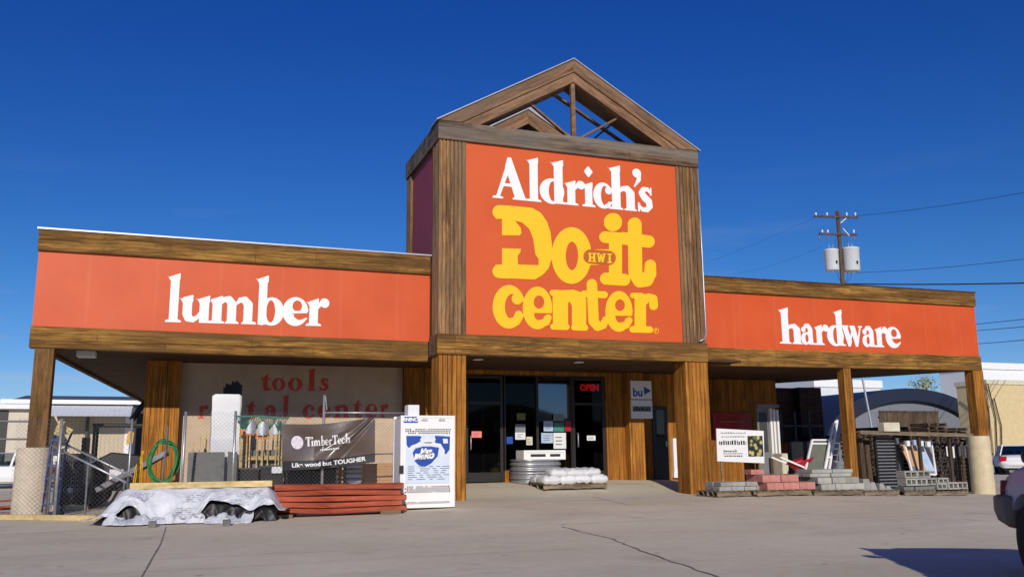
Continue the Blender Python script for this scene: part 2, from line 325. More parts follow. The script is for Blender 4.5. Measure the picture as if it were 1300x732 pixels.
# ------------------------------------------------------------------ lettering: shapes -> signed field -> marching squares -> flat mesh with thickness
def f_seg(x,y,x0,y0,x1,y1,w0,w1=None):
    w1=w0 if w1 is None else w1; dx,dy=x1-x0,y1-y0; t=np.clip(((x-x0)*dx+(y-y0)*dy)/(dx*dx+dy*dy+1e-9),0,1)
    return np.hypot(x-x0-t*dx,y-y0-t*dy)-(w0+(w1-w0)*t)/2
def f_ell(x,y,cx,cy,rx,ry): return (np.sqrt(((x-cx)/rx)**2+((y-cy)/ry)**2)-1)*min(rx,ry)
def f_poly(x,y,pts,rad=0):
    d=np.full(x.shape,1e9); ins=np.zeros(x.shape,bool); n=len(pts)
    for i in range(n):
        (x0,y0),(x1,y1)=pts[i],pts[(i+1)%n]; dx,dy=x1-x0,y1-y0
        t=np.clip(((x-x0)*dx+(y-y0)*dy)/(dx*dx+dy*dy+1e-12),0,1); d=np.minimum(d,np.hypot(x-x0-t*dx,y-y0-t*dy))
        if y0!=y1:
            c=((y0<=y)!=(y1<=y)); ins^= c&(x<(x1-x0)*(y-y0)/(y1-y0)+x0)
    return np.where(ins,-d,d)-rad
def f_line(x,y,pts,ws):
    d=np.full(x.shape,1e9)
    for i in range(len(pts)-1): d=np.minimum(d,f_seg(x,y,*pts[i],*pts[i+1],ws[i],ws[i+1]))
    return d
def rect(x0,y0,x1,y1): return ('P',[(x0,y0),(x1,y0),(x1,y1),(x0,y1)])
def field(ops,x,y):
    f=np.full(x.shape,1e9)
    for op in ops:
        sub=op[0]=='-'; o=op[1] if op[0] in '+-' else op
        k=o[0]
        g={'S':lambda:f_seg(x,y,*o[1:]),'E':lambda:f_ell(x,y,*o[1:]),'P':lambda:f_poly(x,y,*o[1:]),'L':lambda:f_line(x,y,*o[1:])}[k]()
        f=np.maximum(f,-g) if sub else np.minimum(f,g)
    return f
def msquares(f,xs,ys):
    """returns verts2d, faces for region f<0 (grid f[j,i])"""
    V=[];idx={};F=[]
    def vid(k,p):
        if k not in idx: idx[k]=len(V); V.append(p)
        return idx[k]
    ny,nx=f.shape; ins=f<0
    def corner(i,j): return vid(('c',i,j),(xs[i],ys[j]))
    def edge(i0,j0,i1,j1):
        a,b=f[j0,i0],f[j1,i1]; t=a/(a-b); return vid(('e',i0,j0,i1,j1),(xs[i0]+(xs[i1]-xs[i0])*t,ys[j0]+(ys[j1]-ys[j0])*t))
    for j in range(ny-1):
        s=ins[j,:-1].astype(int)+ins[j,1:]*2+ins[j+1,1:]*4+ins[j+1,:-1]*8
        i=0
        act=np.nonzero(s)[0]; p=0
        while p<len(act):
            i=act[p]; c=s[i]
            if c==15:
                q=i
                while q+1<nx-1 and s[q+1]==15: q+=1
                F.append((corner(i,j),corner(q+1,j),corner(q+1,j+1),corner(i,j+1))); p+=q-i+1; continue
            pts=[]; cs=[(i,j),(i+1,j),(i+1,j+1),(i,j+1)]
            for k in range(4):
                a=cs[k];b=cs[(k+1)%4]; ia=(c>>k)&1; ib=(c>>((k+1)%4))&1
                if ia: pts.append(corner(*a))
                if ia!=ib: pts.append(edge(*(min(a,b)),*(max(a,b))))
            if len(pts)>2:F.append(tuple(pts))
            p+=1
    return V,F
def letter_mesh(mb,ops,bx,res,mapf):
    x0,y0,x1,y1=bx; nx=max(3,int((x1-x0)/res));ny=max(3,int((y1-y0)/res))
    xs=np.linspace(x0,x1,nx);ys=np.linspace(y0,y1,ny); gx,gy=np.meshgrid(xs,ys)
    V,Fc=msquares(field(ops,gx,gy),xs,ys)
    mb.add([mapf(a,b) for a,b in V],Fc)
def foot(a,b): return ('P',[(a,0),(b,0),(b,.05),(b-.08,.09),(a+.08,.09),(a,.05)])
def flag(x,h): return ('P',[(x-.13,h-.17),(x+.36,h),(x+.36,h-.25),(x,h-.3),(x-.13,h-.11)])
def stem(x,h,w=.34): return ('P',[(x,0),(x+w,0),(x+w,h-.005),(x,h-.13)])
GL={ # name:(x0,x1,y0,y1,ops)  x-height 1, ascender 1.78
'l':(.0,.62,0,1.78,[stem(.14,1.78),flag(.14,1.78),foot(0,.62)]),
'h':(.0,1.12,0,1.78,[stem(.14,1.78),flag(.14,1.78),foot(0,.58),('L',[(.45,.72),(.58,.86),(.76,.86),(.88,.7)],[.08,.18,.26,.33]),('P',[(.71,0),(1.05,0),(1.05,.72),(.71,.72)]),foot(.62,1.12)]),
'u':(.0,1.2,-.02,1.0,[('P',[(.12,.3),(.45,.3),(.45,1),(.12,.9)]),flag(.12,1),('L',[(.285,.32),(.33,.17),(.5,.11),(.66,.2),(.72,.35)],[.33,.28,.2,.14,.08]),stem(.72,1),flag(.72,1),('P',[(1,0),(1.2,0),(1.2,.05),(1.0,.12)])]),
'm':(.0,1.84,0,1.02,[stem(.13,1),flag(.13,1),foot(0,.58),('L',[(.44,.72),(.56,.87),(.72,.87),(.83,.7)],[.08,.18,.26,.33]),rect(.665,0,.995,.72),foot(.6,1.1),('L',[(.99,.72),(1.13,.87),(1.3,.87),(1.43,.7)],[.08,.18,.26,.33]),rect(1.265,0,1.595,.72),foot(1.2,1.75)]),
'n':(.0,1.22,0,1.02,[stem(.13,1),flag(.13,1),foot(0,.58),('L',[(.44,.72),(.58,.87),(.78,.87),(.92,.7)],[.08,.18,.26,.33]),rect(.755,0,1.085,.72),foot(.68,1.2)]),
'b':(.0,1.12,-.03,1.78,[('E',.64,.48,.47,.51),('-',('E',.6,.48,.17,.40)),stem(.12,1.78,.32),flag(.12,1.78),('P',[(.12,0),(.3,-.03),(.44,.1),(.44,.4),(.12,.4)])]),
'd':(.0,1.02,-.03,1.78,[('E',.46,.48,.46,.51),('-',('E',.5,.48,.16,.40)),stem(.54,1.78,.33),flag(.54,1.78),('P',[(.8,0),(1.02,0),(1.02,.05),(.8,.12)])]),
'e':(.0,.92,-.03,1.02,[('E',.46,.5,.46,.52),('-',('E',.52,.70,.17,.2)),('-',('P',[(.32,.40),(1.0,.44),(1.0,.52),(.32,.52)])),('-',('P',[(.40,.44),(.96,.44),(.93,.30),(.74,.2),(.56,.2),(.42,.3)])),('+',('L',[(.34,.47),(.86,.50)],[.09,.09])),('S',.62,.1,.86,.26,.16,.06)]),
'c':(.0,.86,-.03,1.02,[('E',.46,.5,.46,.52),('-',('E',.53,.50,.18,.39)),('-',('P',[(.5,.3),(1,.24),(1,.78),(.5,.72)])),('E',.70,.72,.16,.15),('S',.6,.1,.82,.26,.16,.06)]),
'o':(.0,.96,-.03,1.02,[('E',.48,.5,.48,.52),('-',('E',.48,.5,.16,.4))]),
'a':(.0,.98,-.03,1.02,[('L',[(.2,.76),(.34,.9),(.54,.9),(.66,.72)],[.1,.2,.24,.32]),('E',.19,.72,.15,.13),('E',.3,.28,.3,.3),('-',('E',.4,.3,.11,.19)),('P',[(.5,0),(.82,0),(.82,.72),(.5,.72)]),('S',.3,.52,.55,.58,.1,.1),('P',[(.75,0),(.98,0),(.98,.05),(.82,.12)])]),
'r':(.0,.9,0,1.02,[stem(.13,1),flag(.13,1),foot(0,.6),('S',.45,.66,.66,.9,.1,.2),('E',.73,.83,.17,.17)]),
'i':(.0,.62,0,1.62,[stem(.14,1),flag(.14,1),foot(0,.62),('P',[(.32,1.22),(.48,1.4),(.32,1.58),(.16,1.4)],.04)]),
't':(.0,.72,-.03,1.34,[('P',[(.16,.25),(.48,.25),(.48,1.34),(.36,1.26),(.16,1.0)]),rect(.0,.88,.66,1.0),('L',[(.32,.3),(.38,.13),(.52,.09),(.68,.2)],[.32,.26,.18,.06])]),
's':(.0,.74,-.03,1.02,[('L',[(.6,.78),(.48,.92),(.3,.9),(.22,.75),(.34,.58),(.52,.44),(.56,.26),(.44,.1),(.24,.09),(.1,.26)],[.08,.16,.2,.26,.3,.3,.26,.2,.16,.06]),('P',[(.04,.0),(.12,.0),(.14,.36),(.04,.36)]),('P',[(.58,.68),(.66,.68),(.66,1.0),(.6,1.0)])]),
'w':(.0,1.5,-.02,1.0,[('P',[(.1,1),(.46,1),(.72,.22),(.62,-.02),(.46,-.02)]),('P',[(.56,-.02),(.82,.62),(.9,.78),(.78,1),(.62,.4)]),('P',[(.62,1),(.98,1),(1.22,.24),(1.1,-.02),(.96,-.02)]),('P',[(1.02,-.02),(1.12,-.02),(1.42,1),(1.3,1)]),rect(0,.93,.56,1),rect(1.2,.93,1.5,1)]),
'A':(.0,1.42,0,1.68,[('P',[(.12,0),(.26,0),(.78,1.45),(.68,1.68),(.62,1.62)]),('P',[(.6,1.68),(.74,1.68),(1.32,0),(.9,0),(.5,1.3)]),rect(.34,.5,.95,.62),foot(0,.42),foot(.78,1.42)]),
'T':(.0,1.2,0,1.6,[rect(.42,0,.8,1.6),rect(0,1.42,1.2,1.6),rect(0,1.1,.12,1.6),rect(1.08,1.1,1.2,1.6),foot(.28,.94)]),
"'":(.0,.4,0,.72,[('E',.2,.55,.19,.18),('L',[(.28,.5),(.28,.3),(.08,.0)],[.2,.18,.05])]),
}
def serif_word(mb,word,boxes,sx,sy,s,xh,Y,res=.022,asc=None,ox=0,oy=0):
    """boxes: per letter (x0,x1) in zoom pixels; baseline y at zoom x0,x1 pairs; s zoom scale"""
    (bx0,by0),(bx1,by1)=sy
    Y0_=Y
    for li,(ch,(a,b)) in enumerate(zip(word,boxes)):
        Y=Y0_-.0025*(li%2); g=GL[ch]; pa=(a-bx0)/(bx1-bx0)
        def P_(zx,zy): return at(ox+zx/s,oy+zy/s,Y)
        ya=by0+(by1-by0)*pa; yb=by0+(by1-by0)*(b-bx0)/(bx1-bx0)
        A=P_(a,ya);B=P_(b,yb); T=P_(a,ya-xh)
        base=A[2]; h=T[2]-A[2]; yo=0
        if ch=="'": yo=sx
        gx0,gx1,gy0,gy1=g[0],g[1],g[2],g[3]
        def mp(u,v,A=A,B=B,h=h,g=g,yo=yo,Y=Y):
            t=(u-g[0])/(g[1]-g[0]); return (A[0]+(B[0]-A[0])*t,Y,A[2]+(B[2]-A[2])*t*1.0+(v+yo)*h)
        letter_mesh(mb,g[4],(gx0-.03,gy0-.03,gx1+.03,gy1+.03),res,mp)
def text_mb(body,size,shear=0,bold=0):
    c=bpy.data.curves.new('t','FONT'); c.body=body; c.size=size; c.shear=shear; c.offset=bold; c.align_x='CENTER'; c.align_y='CENTER'
    o=bpy.data.objects.new('t',c); COL.objects.link(o); dg=bpy.context.evaluated_depsgraph_get(); me=bpy.data.meshes.new_from_object(o.evaluated_get(dg))
    v=[tuple(x.co) for x in me.vertices]; f=[tuple(p.vertices) for p in me.polygons]
    bpy.data.objects.remove(o); bpy.data.curves.remove(c); bpy.data.meshes.remove(me); return v,f
def put_text(mb,body,size,c,ax=(1,0,0),ay=(0,0,1),shear=0,bold=0,sx=1,rot=0):
    v,f=text_mb(body,size,shear,bold); ax=Vector(ax);ay=Vector(ay);c=Vector(c)
    ca,sa=math.cos(rot),math.sin(rot)
    mb.add([c+ax*((x*sx)*ca-y*sa)+ay*((x*sx)*sa+y*ca) for x,y,z in v],f)
# ------------------------------------------------------------------ ground
def axis(l): 
    o=[]
    for a,b,s in l:
        n=max(1,int(round((b-a)/s))); o+=[a+(b-a)*i/n for i in range(n)]
    return o+[l[-1][1]]
gxs=axis([(-2500,-300,550),(-300,-60,60),(-60,-20,8),(-20,-6,1),(-6,26,.4),(26,50,3),(50,300,50),(300,2500,550)])
gys=axis([(-600,-60,180),(-60,-22,8),(-22,-10,1),(-10,6,.35),(6,16,1),(16,60,6),(60,300,60),(300,3500,640)])
g=MB(); ny=len(gys)
g.add([(x,y,gz(x,y)) for x in gxs for y in gys],[(i*ny+j,(i+1)*ny+j,(i+1)*ny+j+1,i*ny+j+1) for i in range(len(gxs)-1) for j in range(ny-1)])
tag(g.build('ground',M['lot'],smooth=True),kind='structure')
def crack(pts,w,name,mat,jag=1):
    m=MB(); P=[gnd(*p) for p in pts]; fine=[]
    for a,b in zip(P,P[1:]):
        n=max(2,int((b-a).length/.12)); fine+=[a.lerp(b,i/n) for i in range(n)]
    fine.append(P[-1]); vs=[]
    for i,p in enumerate(fine):
        d=(fine[min(i+1,len(fine)-1)]-fine[max(i-1,0)]); d.z=0; d.normalize(); s=Vector((-d.y,d.x,0)); j=random.uniform(-.018,.018)*jag; ww=w*random.uniform(.35,1)
        for k in (-.5,.5):
            q=p+s*(j+k*ww); q.z=gz(q.x,q.y)+.006; vs.append(q)
    m.add(vs,[(2*i,2*i+1,2*i+3,2*i+2) for i in range(len(fine)-1)])
    return tag(m.build(name,mat),kind='structure')
M['crack']=plain('crack_dirt',rgb(138,128,114),.95,var=.2); M['chalk']=plain('worn_white_line',rgb(200,192,182),.9,var=.1)
crack([(211,668),(204,690),(180,732)],.022,'ground_crack',M['crack'],.15)
crack([(712,668),(775,683),(820,701),(870,718),(925,737)],.034,'ground_crack',M['crack'])
crack([(752,630),(775,635),(800,641)],.04,'painted_line',M['chalk'])
# ------------------------------------------------------------------ store building
YT=-.73; YW=3.0
B=thing('hardware_store',(8.7,0,0),'low hardware store with orange sign bands, weathered timber beams and a tall open-gabled centre tower','building')
def part(name,mb,m,parent=B,**k): return mb.build(name,M[m] if isinstance(m,str) else m,parent,**k)
def slab(x0,x1,y0,y1,a0,a1,b0,b1): return MB().hexa([(x0,y0,a0),(x1,y0,b0),(x1,y1,b0),(x0,y1,a0),(x0,y0,a1),(x1,y0,b1),(x1,y1,b1),(x0,y1,a1)])
# wings
lb=part('beam',slab(-3.19,5.16,0,.2,3.30,3.75,3.23,3.70),'beam',bevel=.012)
part('top_board',slab(-3.19,5.20,-.02,.16,5.33,5.78,5.31,5.755),'beam',bevel=.012)
part('metal_cap',slab(-3.22,5.24,-.045,.22,5.782,5.815,5.757,5.79),'cap')
pl=part('sign_panel',slab(-3.17,5.20,.05,.14,3.752,5.328,3.702,5.308),'orange')
mb=MB(); serif_word(mb,'lumber',[(52,168),(150,392),(362,725),(695,905),(893,1078),(1062,1228)],0,((60,443),(1165,473)),5.652,200,.042,ox=200,oy=330)
part('lettering',mb,'letter',pl,recalc=False)
part('beam',slab(12.30,22.23,0,.2,3.32,3.80,3.40,3.83),'beam',bevel=.012)
part('top_board',slab(12.22,22.24,-.02,.16,5.31,5.71,5.34,5.76),'beam',bevel=.012)
part('metal_cap',slab(12.22,22.27,-.045,.22,5.712,5.735,5.762,5.785),'brown_wood')
pr_=part('sign_panel',slab(12.22,22.22,.05,.14,3.802,5.308,3.832,5.338),'orange')
mb=MB(); serif_word(mb,'hardware',[(72,282),(272,402),(395,530),(512,682),(640,842),(835,962),(950,1072),(1050,1192)],0,((105,403),(1150,442)),7.222,188,.042,ox=980,oy=380)
part('lettering',mb,'letter',pr_,recalc=False)
# side fascias of the wings
e=MB(); a=Vector((-3.10,.2)); b=Vector((-1.95,20)); e.hexa([(a.x,a.y,3.30),(a.x+.12,a.y,3.30),(b.x+.12,b.y,3.30),(b.x,b.y,3.30),(a.x,a.y,5.76),(a.x+.12,a.y,5.76),(b.x+.12,b.y,5.76),(b.x,b.y,5.76)])
part('side_fascia',e,'beam')
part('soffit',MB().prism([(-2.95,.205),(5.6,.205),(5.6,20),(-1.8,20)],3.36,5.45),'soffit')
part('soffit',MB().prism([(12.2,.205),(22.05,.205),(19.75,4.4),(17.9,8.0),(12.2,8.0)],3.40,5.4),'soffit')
# tower
TX0,TX1=5.17,12.27
part('beam',MB().box(TX0,TX1,YT-.05,YT+.2,3.325,3.80),'beam',bevel=.012)
for x in (TX0+.002,TX1-.2): part('beam',MB().box(x,x+.198,YT+.2,-.002,3.327,3.798),'beam_up',bevel=.01)
def fluted(x0,x1,y0,y1,z0,z1,n,dep,mat,name='post',wf=.35):
    pts=[]
    def side(ax,ay,bx,by,k):
        o=[];dx,dy=(bx-ax),(by-ay);L=math.hypot(dx,dy);ux,uy=dx/L,dy/L;nx,ny_=-uy,ux   # inward normal for ccw
        for i in range(k):
            s=L*i/k;w=L/k; g0=w*(1-wf) if i<k-1 else w
            o.append((ax+ux*s,ay+uy*s))
            if i<k-1:
                for t,d in ((g0,0),(g0+.006,dep),(w-.006,dep)):
                    o.append((ax+ux*(s+t)+nx*d,ay+uy*(s+t)+ny_*d))
        return o
    k2=max(2,int(round(n*(y1-y0)/(x1-x0))))
    pts=side(x0,y0,x1,y0,n)+side(x1,y0,x1,y1,k2)+side(x1,y1,x0,y1,n)+side(x0,y1,x0,y0,k2)
    return part(name,MB().prism(pts,z0,z1),mat)
PX0,PX1=5.87,11.60
fluted(TX0+.03,PX0,YT,YT+.6,3.80,8.46,7,.035,'flute','upper_post')
fluted(PX1,TX1-.03,YT,YT+.6,3.80,8.46,6,.035,'flute','upper_post')
fluted(TX0+.03,TX0+.35,2.2,2.62,3.80,8.46,3,.03,'flute','upper_post')
fluted(TX1-.35,TX1-.03,2.2,2.62,3.80,8.46,3,.03,'flute','upper_post')
tp=part('sign_panel',MB().box(PX0-.01,PX1+.01,YT+.03,YT+.12,3.80,8.47),'orange2')
part('side_panel',MB().box(TX0+.10,TX0+.16,YT+.6,2.2,3.80,8.47),'orange_shaded')
part('side_panel',MB().box(TX1-.16,TX1-.10,YT+.6,2.2,3.80,8.47),'orange_shaded')
part('rear_panel',MB().box(TX0+.3,TX1-.3,2.45,2.55,3.8,8.47),'orange_shaded')
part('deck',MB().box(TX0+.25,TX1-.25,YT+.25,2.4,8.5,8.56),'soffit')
part('tower_beam',MB().box(TX0,TX1,YT-.05,YT+.2,8.465,8.925),'beam_up',bevel=.012)
part('tower_beam',MB().box(TX0,TX1,2.44,2.66,8.465,8.925),'beam_up')
for x in (TX0+.002,TX1-.182): part('tower_beam',MB().box(x,x+.18,YT+.2,2.44,8.467,8.922),'beam_up')
PXC=(TX0+TX1)/2; PZ=10.98; sl=(PZ-8.925)/(PXC-TX0)
def rake(sgn,y0,y1,rear=False):
    def p(dx,dz): return (PXC+sgn*dx,dz)
    H=PXC-TX0; RM='rake' if sgn<0 else 'rake2'; ct=.032
    if rear:
        d=.10; part('rake_board',MB().prism([p(H-.2,8.927),p(0,PZ-d),p(0,PZ-d-.42),p(H-.2-.42/sl,8.927)],y0,y1,'Y'),RM)
        part('metal_cap',MB().prism([p(H-.2,8.93),p(0,PZ-d+.004),p(0,PZ-d+.11),p(H-.1,8.98)],y0-.05,y1+.04,'Y'),'cap'); return
    o=MB().prism([p(H,8.927),p(0,PZ),p(0,PZ-.33),p(H-.33/sl,8.927)],y0-.04,y1,'Y'); part('rake_board',o,RM)
    o=MB().prism([p(H-.33/sl,8.929),p(0,PZ-.332),p(0,PZ-.60),p(H-.60/sl,8.929)],y0,y1-.01,'Y'); part('rake_board',o,RM)
    o=MB().prism([p(H+.05,8.935-.03),p(0,PZ+.004),p(0,PZ+ct),p(H+.05,8.935-.03+ct)],y0-.08,y1+.04,'Y'); part('metal_cap',o,'cap')
for sgn in (-1,1):
    rake(sgn,YT-.02,-.10); rake(sgn,2.5,3.0,True)
part('king_post',MB().box(PXC-.055,PXC+.055,YT+.02,YT+.12,8.926,PZ-.5),'rake')
def br(a,b,w=.09): part('brace',MB().bar(a,b,.05,w,(0,1,0)),'rake')
br(at(668,128,-.55),at(722,174,-.55)); br(at(790,147,-.55),at(737,175,-.55)); br(at(700,118,-.35),at(792,182,.3),.11); br(at(776,158,.1),at(752,178,.6),.10)
# tower lettering
mb=MB(); serif_word(mb,"Aldrich's",[(82,332),(316,420),(408,596),(578,722),(700,792),(778,908),(882,1076),(1052,1116),(1078,1194)],.98,((150,335),(1070,423)),5.417,172,YT+.022,ox=610,oy=190)
part('lettering',mb,'letter',tp,recalc=False)
def zmap(ox,oy,s,Y):
    def f(u,v): 
        p=at(ox+u/s,oy+v/s,Y); return tuple(p)
    return f
zm=zmap(610,250,4.067,YT+.02)
N=lambda o:('-',o)
yl=[ # the big slab lettering
 (('P',[(95,60),(200,66),(262,73),(300,95),(328,135),(345,185),(352,250),(350,318),(335,362),(308,390),(276,408),(95,400)],17),
  N(rect(50,113,111,349)),N(('P',[(40,196),(200,199),(212,188),(208,160),(178,122),(215,132),(252,165),(272,215),(280,270),(284,298),(300,318),(300,352),(194,348),(191,305),(206,285),(208,267),(40,262)])),('S',97,77,150,80,70),('S',97,383,150,386,70)),
 (('E',470,302,103,146),N(('E',472,304,32,73))),
 (('E',684,130,47,47),('S',643,207,730,214,60),rect(663,190,731,420),('S',648,421,742,427,62)),
 (('S',796,142,800,395,72),('S',735,213,868,230,64),('L',[(800,395),(822,432),(858,428),(876,395),(877,352)],[72,70,68,64,58])),
 (rect(560,270,668,350),),
 (('E',147,566,84,112),N(('E',164,566,38,66)),N(rect(165,540,240,602)),('E',190,524,29,30),('L',[(150,650),(185,640),(197,606)],[50,44,40])),
 (('E',294,572,76,110),N(('E',302,542,27,34)),N(('P',[(276,598),(380,600),(380,610),(330,612),(322,634),(300,640),(280,622)])),('L',[(300,655),(340,645),(350,622)],[40,36,34])),
 (('P',[(378,488),(440,486),(480,484),(520,498),(540,530),(540,660),(478,660),(478,560),(462,530),(446,545),(446,660),(380,660)],6),('S',372,494,400,494,30),('S',376,668,444,670,32),('S',484,672,540,674,32)),
 (('S',575,450,584,640,54),('S',535,500,640,504,36),('L',[(584,640),(604,668),(634,660),(646,630)],[54,46,40,32])),
 (('E',715,590,70,105),N(('E',720,558,25,30)),N(('P',[(694,612),(800,614),(800,624),(748,626),(742,648),(722,654),(704,640)])),('L',[(720,668),(754,660),(768,636)],[40,36,34])),
 (('P',[(795,500),(855,500),(855,680),(795,680)]),('S',786,508,830,508,28),('S',786,682,874,684,34),('L',[(850,540),(868,515),(892,525),(894,560)],[30,36,44,46])),
]
mb=MB()
allops=[o for g in yl for o in g]
# draw each glyph in its own window so that subtractions stay local, merged by a min
import itertools
xs=np.arange(40,935,2.0); ys=np.arange(30,720,2.0); gx,gy=np.meshgrid(xs,ys); ff=np.full(gx.shape,1e9)
for g_ in yl: ff=np.minimum(ff,field(g_,gx,gy))
ff=np.maximum(ff,-f_seg(gx,gy,568,307,662,315,74))
V,Fc=msquares(ff,xs,ys); mb.add([zm(a,b) for a,b in V],Fc)
part('lettering',mb,'yellow',tp,recalc=False)
mb=MB(); letter_mesh(mb,[('S',570,308,660,315,60),],(530,270,700,350),2.0,zm); part('badge',mb,'badge',tp,recalc=False)
mb=MB(); zc=at(610+615/4.067,250+313/4.067,YT+.012)
def slabtxt(mb,x0,ops): letter_mesh(mb,ops,(x0-8,280,x0+45,350),1.2,zmap(610,250,4.067,YT+.012))
slabtxt(mb,558,[rect(560,288,570,334),rect(582,290,592,336),rect(568,308,584,317),rect(555,288,575,294),rect(578,289,597,295),rect(555,328,575,334),rect(577,330,597,336)])
slabtxt(mb,602,[('P',[(603,290),(612,290),(618,336),(610,336)]),('P',[(610,336),(618,336),(628,295),(620,295)]),('P',[(620,295),(628,295),(634,338),(626,338)]),('P',[(626,338),(634,338),(645,293),(636,293)]),rect(599,289,616,294),rect(632,291,649,296)])
slabtxt(mb,656,[rect(662,293,672,340),rect(655,292,679,298),rect(655,334,679,341)])
letter_mesh(mb,[('E',907,690,14,15),N(('E',907,690,11,12)),rect(902,682,905,698),('E',907,686,4,4)],(890,672,925,708),1.2,zmap(610,250,4.067,YT+.018))
part('badge_lettering',mb,'yellow',tp,recalc=False)
cn=MB().tube([(TX1-.0,YT+.02,8.46),(TX1+.01,YT+.02,6.0),(TX1+.01,YT+.02,4.05),(TX1-.10,YT-.06,3.9),(TX1-.25,YT-.08,3.84)],.022,8); part('conduit',cn,'galv',smooth=True)
# lower posts
def gb(x,y): return gz(x,y)-.05
fluted(5.21,5.87,YT+.0,YT+.60,gb(5.5,YT),3.325,6,.012,'post','post',.12)
fluted(11.62,12.26,YT+.0,YT+.60,gb(12,YT),3.325,6,.012,'post','post',.12)
fx=X(36,0,450),X(58,0,450)
pp=part('post',MB().box(-3.08,-2.72,.02,.36,1.0,3.31),'post_old',bevel=.01)
def pier(x,y,r,z0,z1,m):
    prof=[(r,0)]; n=9
    for i in range(1,n): prof.append((r*(1-.03*i/n)+.004*(-1)**i,(z1-z0)*i/n))
    prof+=[(r*.96,z1-z0),(r*.9,z1-z0+.02)]
    return part('pier',MB().lathe(prof,(x,y,z0),28),m,smooth=False)
pier(-2.93,.10,.33,gz(-3,0)-.05,1.28,'pier')
p1=X(1074,.0,500),X(1083,.0,500)
fluted(p1[0],p1[1],.03,.30,-.2,3.38,3,.008,'post','post',.08)
rp=X(1239,0,500),X(1252,0,500)
fluted(rp[0],rp[1],.03,.34,1.2,3.40,3,.008,'post','post',.08)
pier(X(1249,0),.15,.32,-.28,1.45,'pier2')
# store walls
xl0,xl1=X(185,2.6,480),X(230,2.6,480)
fluted(xl0,xl1,2.6,3.4,-.2,3.36,5,.01,'post','corner_column',.1)
part('wall',MB().box(xl1-.02,5.75,YW,YW+.2,-.3,3.36),'stucco')
fluted(X(513,2.8,490),X(552,2.8,490),2.8,YW-.002,-.2,3.355,4,.01,'post','wall_column',.1)
part('wall',MB().box(xl0-.0,xl0+.2,3.4,19,-.3,3.36),'stucco')
GX0,GX1=X(590,YW),X(771,YW); ZT=Z(680,476,YW)
part('wall',MB().box(5.75,GX0,YW,YW+.2,-.1,3.36),'wall_wood')
part('wall_header',MB().box(GX0,GX1,YW,YW+.2,ZT,3.36),'wall_wood')
part('wall',MB().box(GX1,13.55,YW,YW+.2,.1,3.36),'wall_wood')
fluted(X(800,2.7,560),X(818.5,2.7,560),2.7,YW-.002,.2,3.355,3,.01,'post','pilaster',.1)
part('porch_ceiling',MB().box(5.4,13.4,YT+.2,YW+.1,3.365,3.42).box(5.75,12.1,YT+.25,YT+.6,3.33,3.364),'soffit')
part('wall',MB().box(13.5,13.7,YW+.2,4.7,-.1,3.38),'wall_wood')
YR=4.7
part('wall',MB().box(13.5,X(990,YR),YR,YR+.2,-.3,3.40),'wall_wood')
part('wall',MB().box(X(990,YR),X(1048,7.6),7.6,7.8,-.3,3.40),'soffit')
fluted(X(1020,7.2),X(1048,7.2),7.2,7.6,-.3,3.40,3,.01,'soffit','wall_column',.1)
# interior shell of the shop behind the glass
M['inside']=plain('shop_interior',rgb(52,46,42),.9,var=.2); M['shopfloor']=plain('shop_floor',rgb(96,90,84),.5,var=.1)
fl=gz(9,3)-.0
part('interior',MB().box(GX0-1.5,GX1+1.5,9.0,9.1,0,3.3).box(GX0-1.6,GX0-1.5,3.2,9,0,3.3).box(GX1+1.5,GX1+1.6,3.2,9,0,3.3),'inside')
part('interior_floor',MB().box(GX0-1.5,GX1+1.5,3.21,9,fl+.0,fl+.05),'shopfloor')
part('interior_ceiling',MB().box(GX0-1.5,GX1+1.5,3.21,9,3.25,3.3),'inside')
# storefront
FR='darkgrey'
M['frame']=plain('bronze_frame',rgb(44,40,38),.45,metal=.3,var=.15)
def win(x0,x1,zb,zt,mat='glass',Y=YW+.06,t=.035):
    f=MB()
    f.box(x0,x0+t,Y-.05,Y+.05,zb,zt).box(x1-t,x1,Y-.05,Y+.05,zb,zt).box(x0+t,x1-t,Y-.05,Y+.05,zb,zb+t).box(x0+t,x1-t,Y-.05,Y+.05,zt-t,zt)
    o=part('window',f,'frame')
    part('pane',MB().box(x0+t,x1-t,Y-.006,Y+.006,zb+t,zt-t),mat,o); return o
xs_=[X(p,YW) for p in (590,641,684,727,771)]
flz=gz(9,3)+.0
kz=Z(650,597,YW)
# left door, window, window, right door
def door(x0,x1,y,name='door'):
    zt=ZT-.02; f=MB(); t=.09
    f.box(x0,x0+t,y-.03,y+.03,flz+.02,zt).box(x1-t,x1,y-.03,y+.03,flz+.02,zt).box(x0+t,x1-t,y-.03,y+.03,flz+.02,flz+.27).box(x0+t,x1-t,y-.03,y+.03,zt-.1,zt).box(x0+t,x1-t,y-.028,y+.028,2.42,2.5)
    o=part(name,f,'frame',bevel=.004); part('pane',MB().box(x0+t,x1-t,y-.006,y+.006,flz+.27,zt-.1),'glass',o); return o
d1=door(xs_[0]+.02,xs_[1]-.03,YW+.06); d2=door(xs_[3]+.02,xs_[4]-.02,YW+.06)
part('handle',MB().tube([(xs_[3]+.16,YW+.02,1.25),(xs_[3]+.16,YW-.05,1.27),(xs_[3]+.16,YW-.05,1.62),(xs_[3]+.16,YW+.02,1.64)],.017,8),'galv',d2,smooth=True)
part('handle',MB().tube([(xs_[0]+.16,YW+.02,1.2),(xs_[0]+.16,YW-.05,1.22),(xs_[0]+.16,YW-.05,1.55),(xs_[0]+.16,YW+.02,1.57)],.017,8),'galv',d1,smooth=True)
part('kick_wall',MB().box(xs_[1],xs_[3],YW,YW+.15,.1,kz),'wall_wood')
win(xs_[1],xs_[2]-.02,kz,ZT)
zf=Z(700,533,YW)
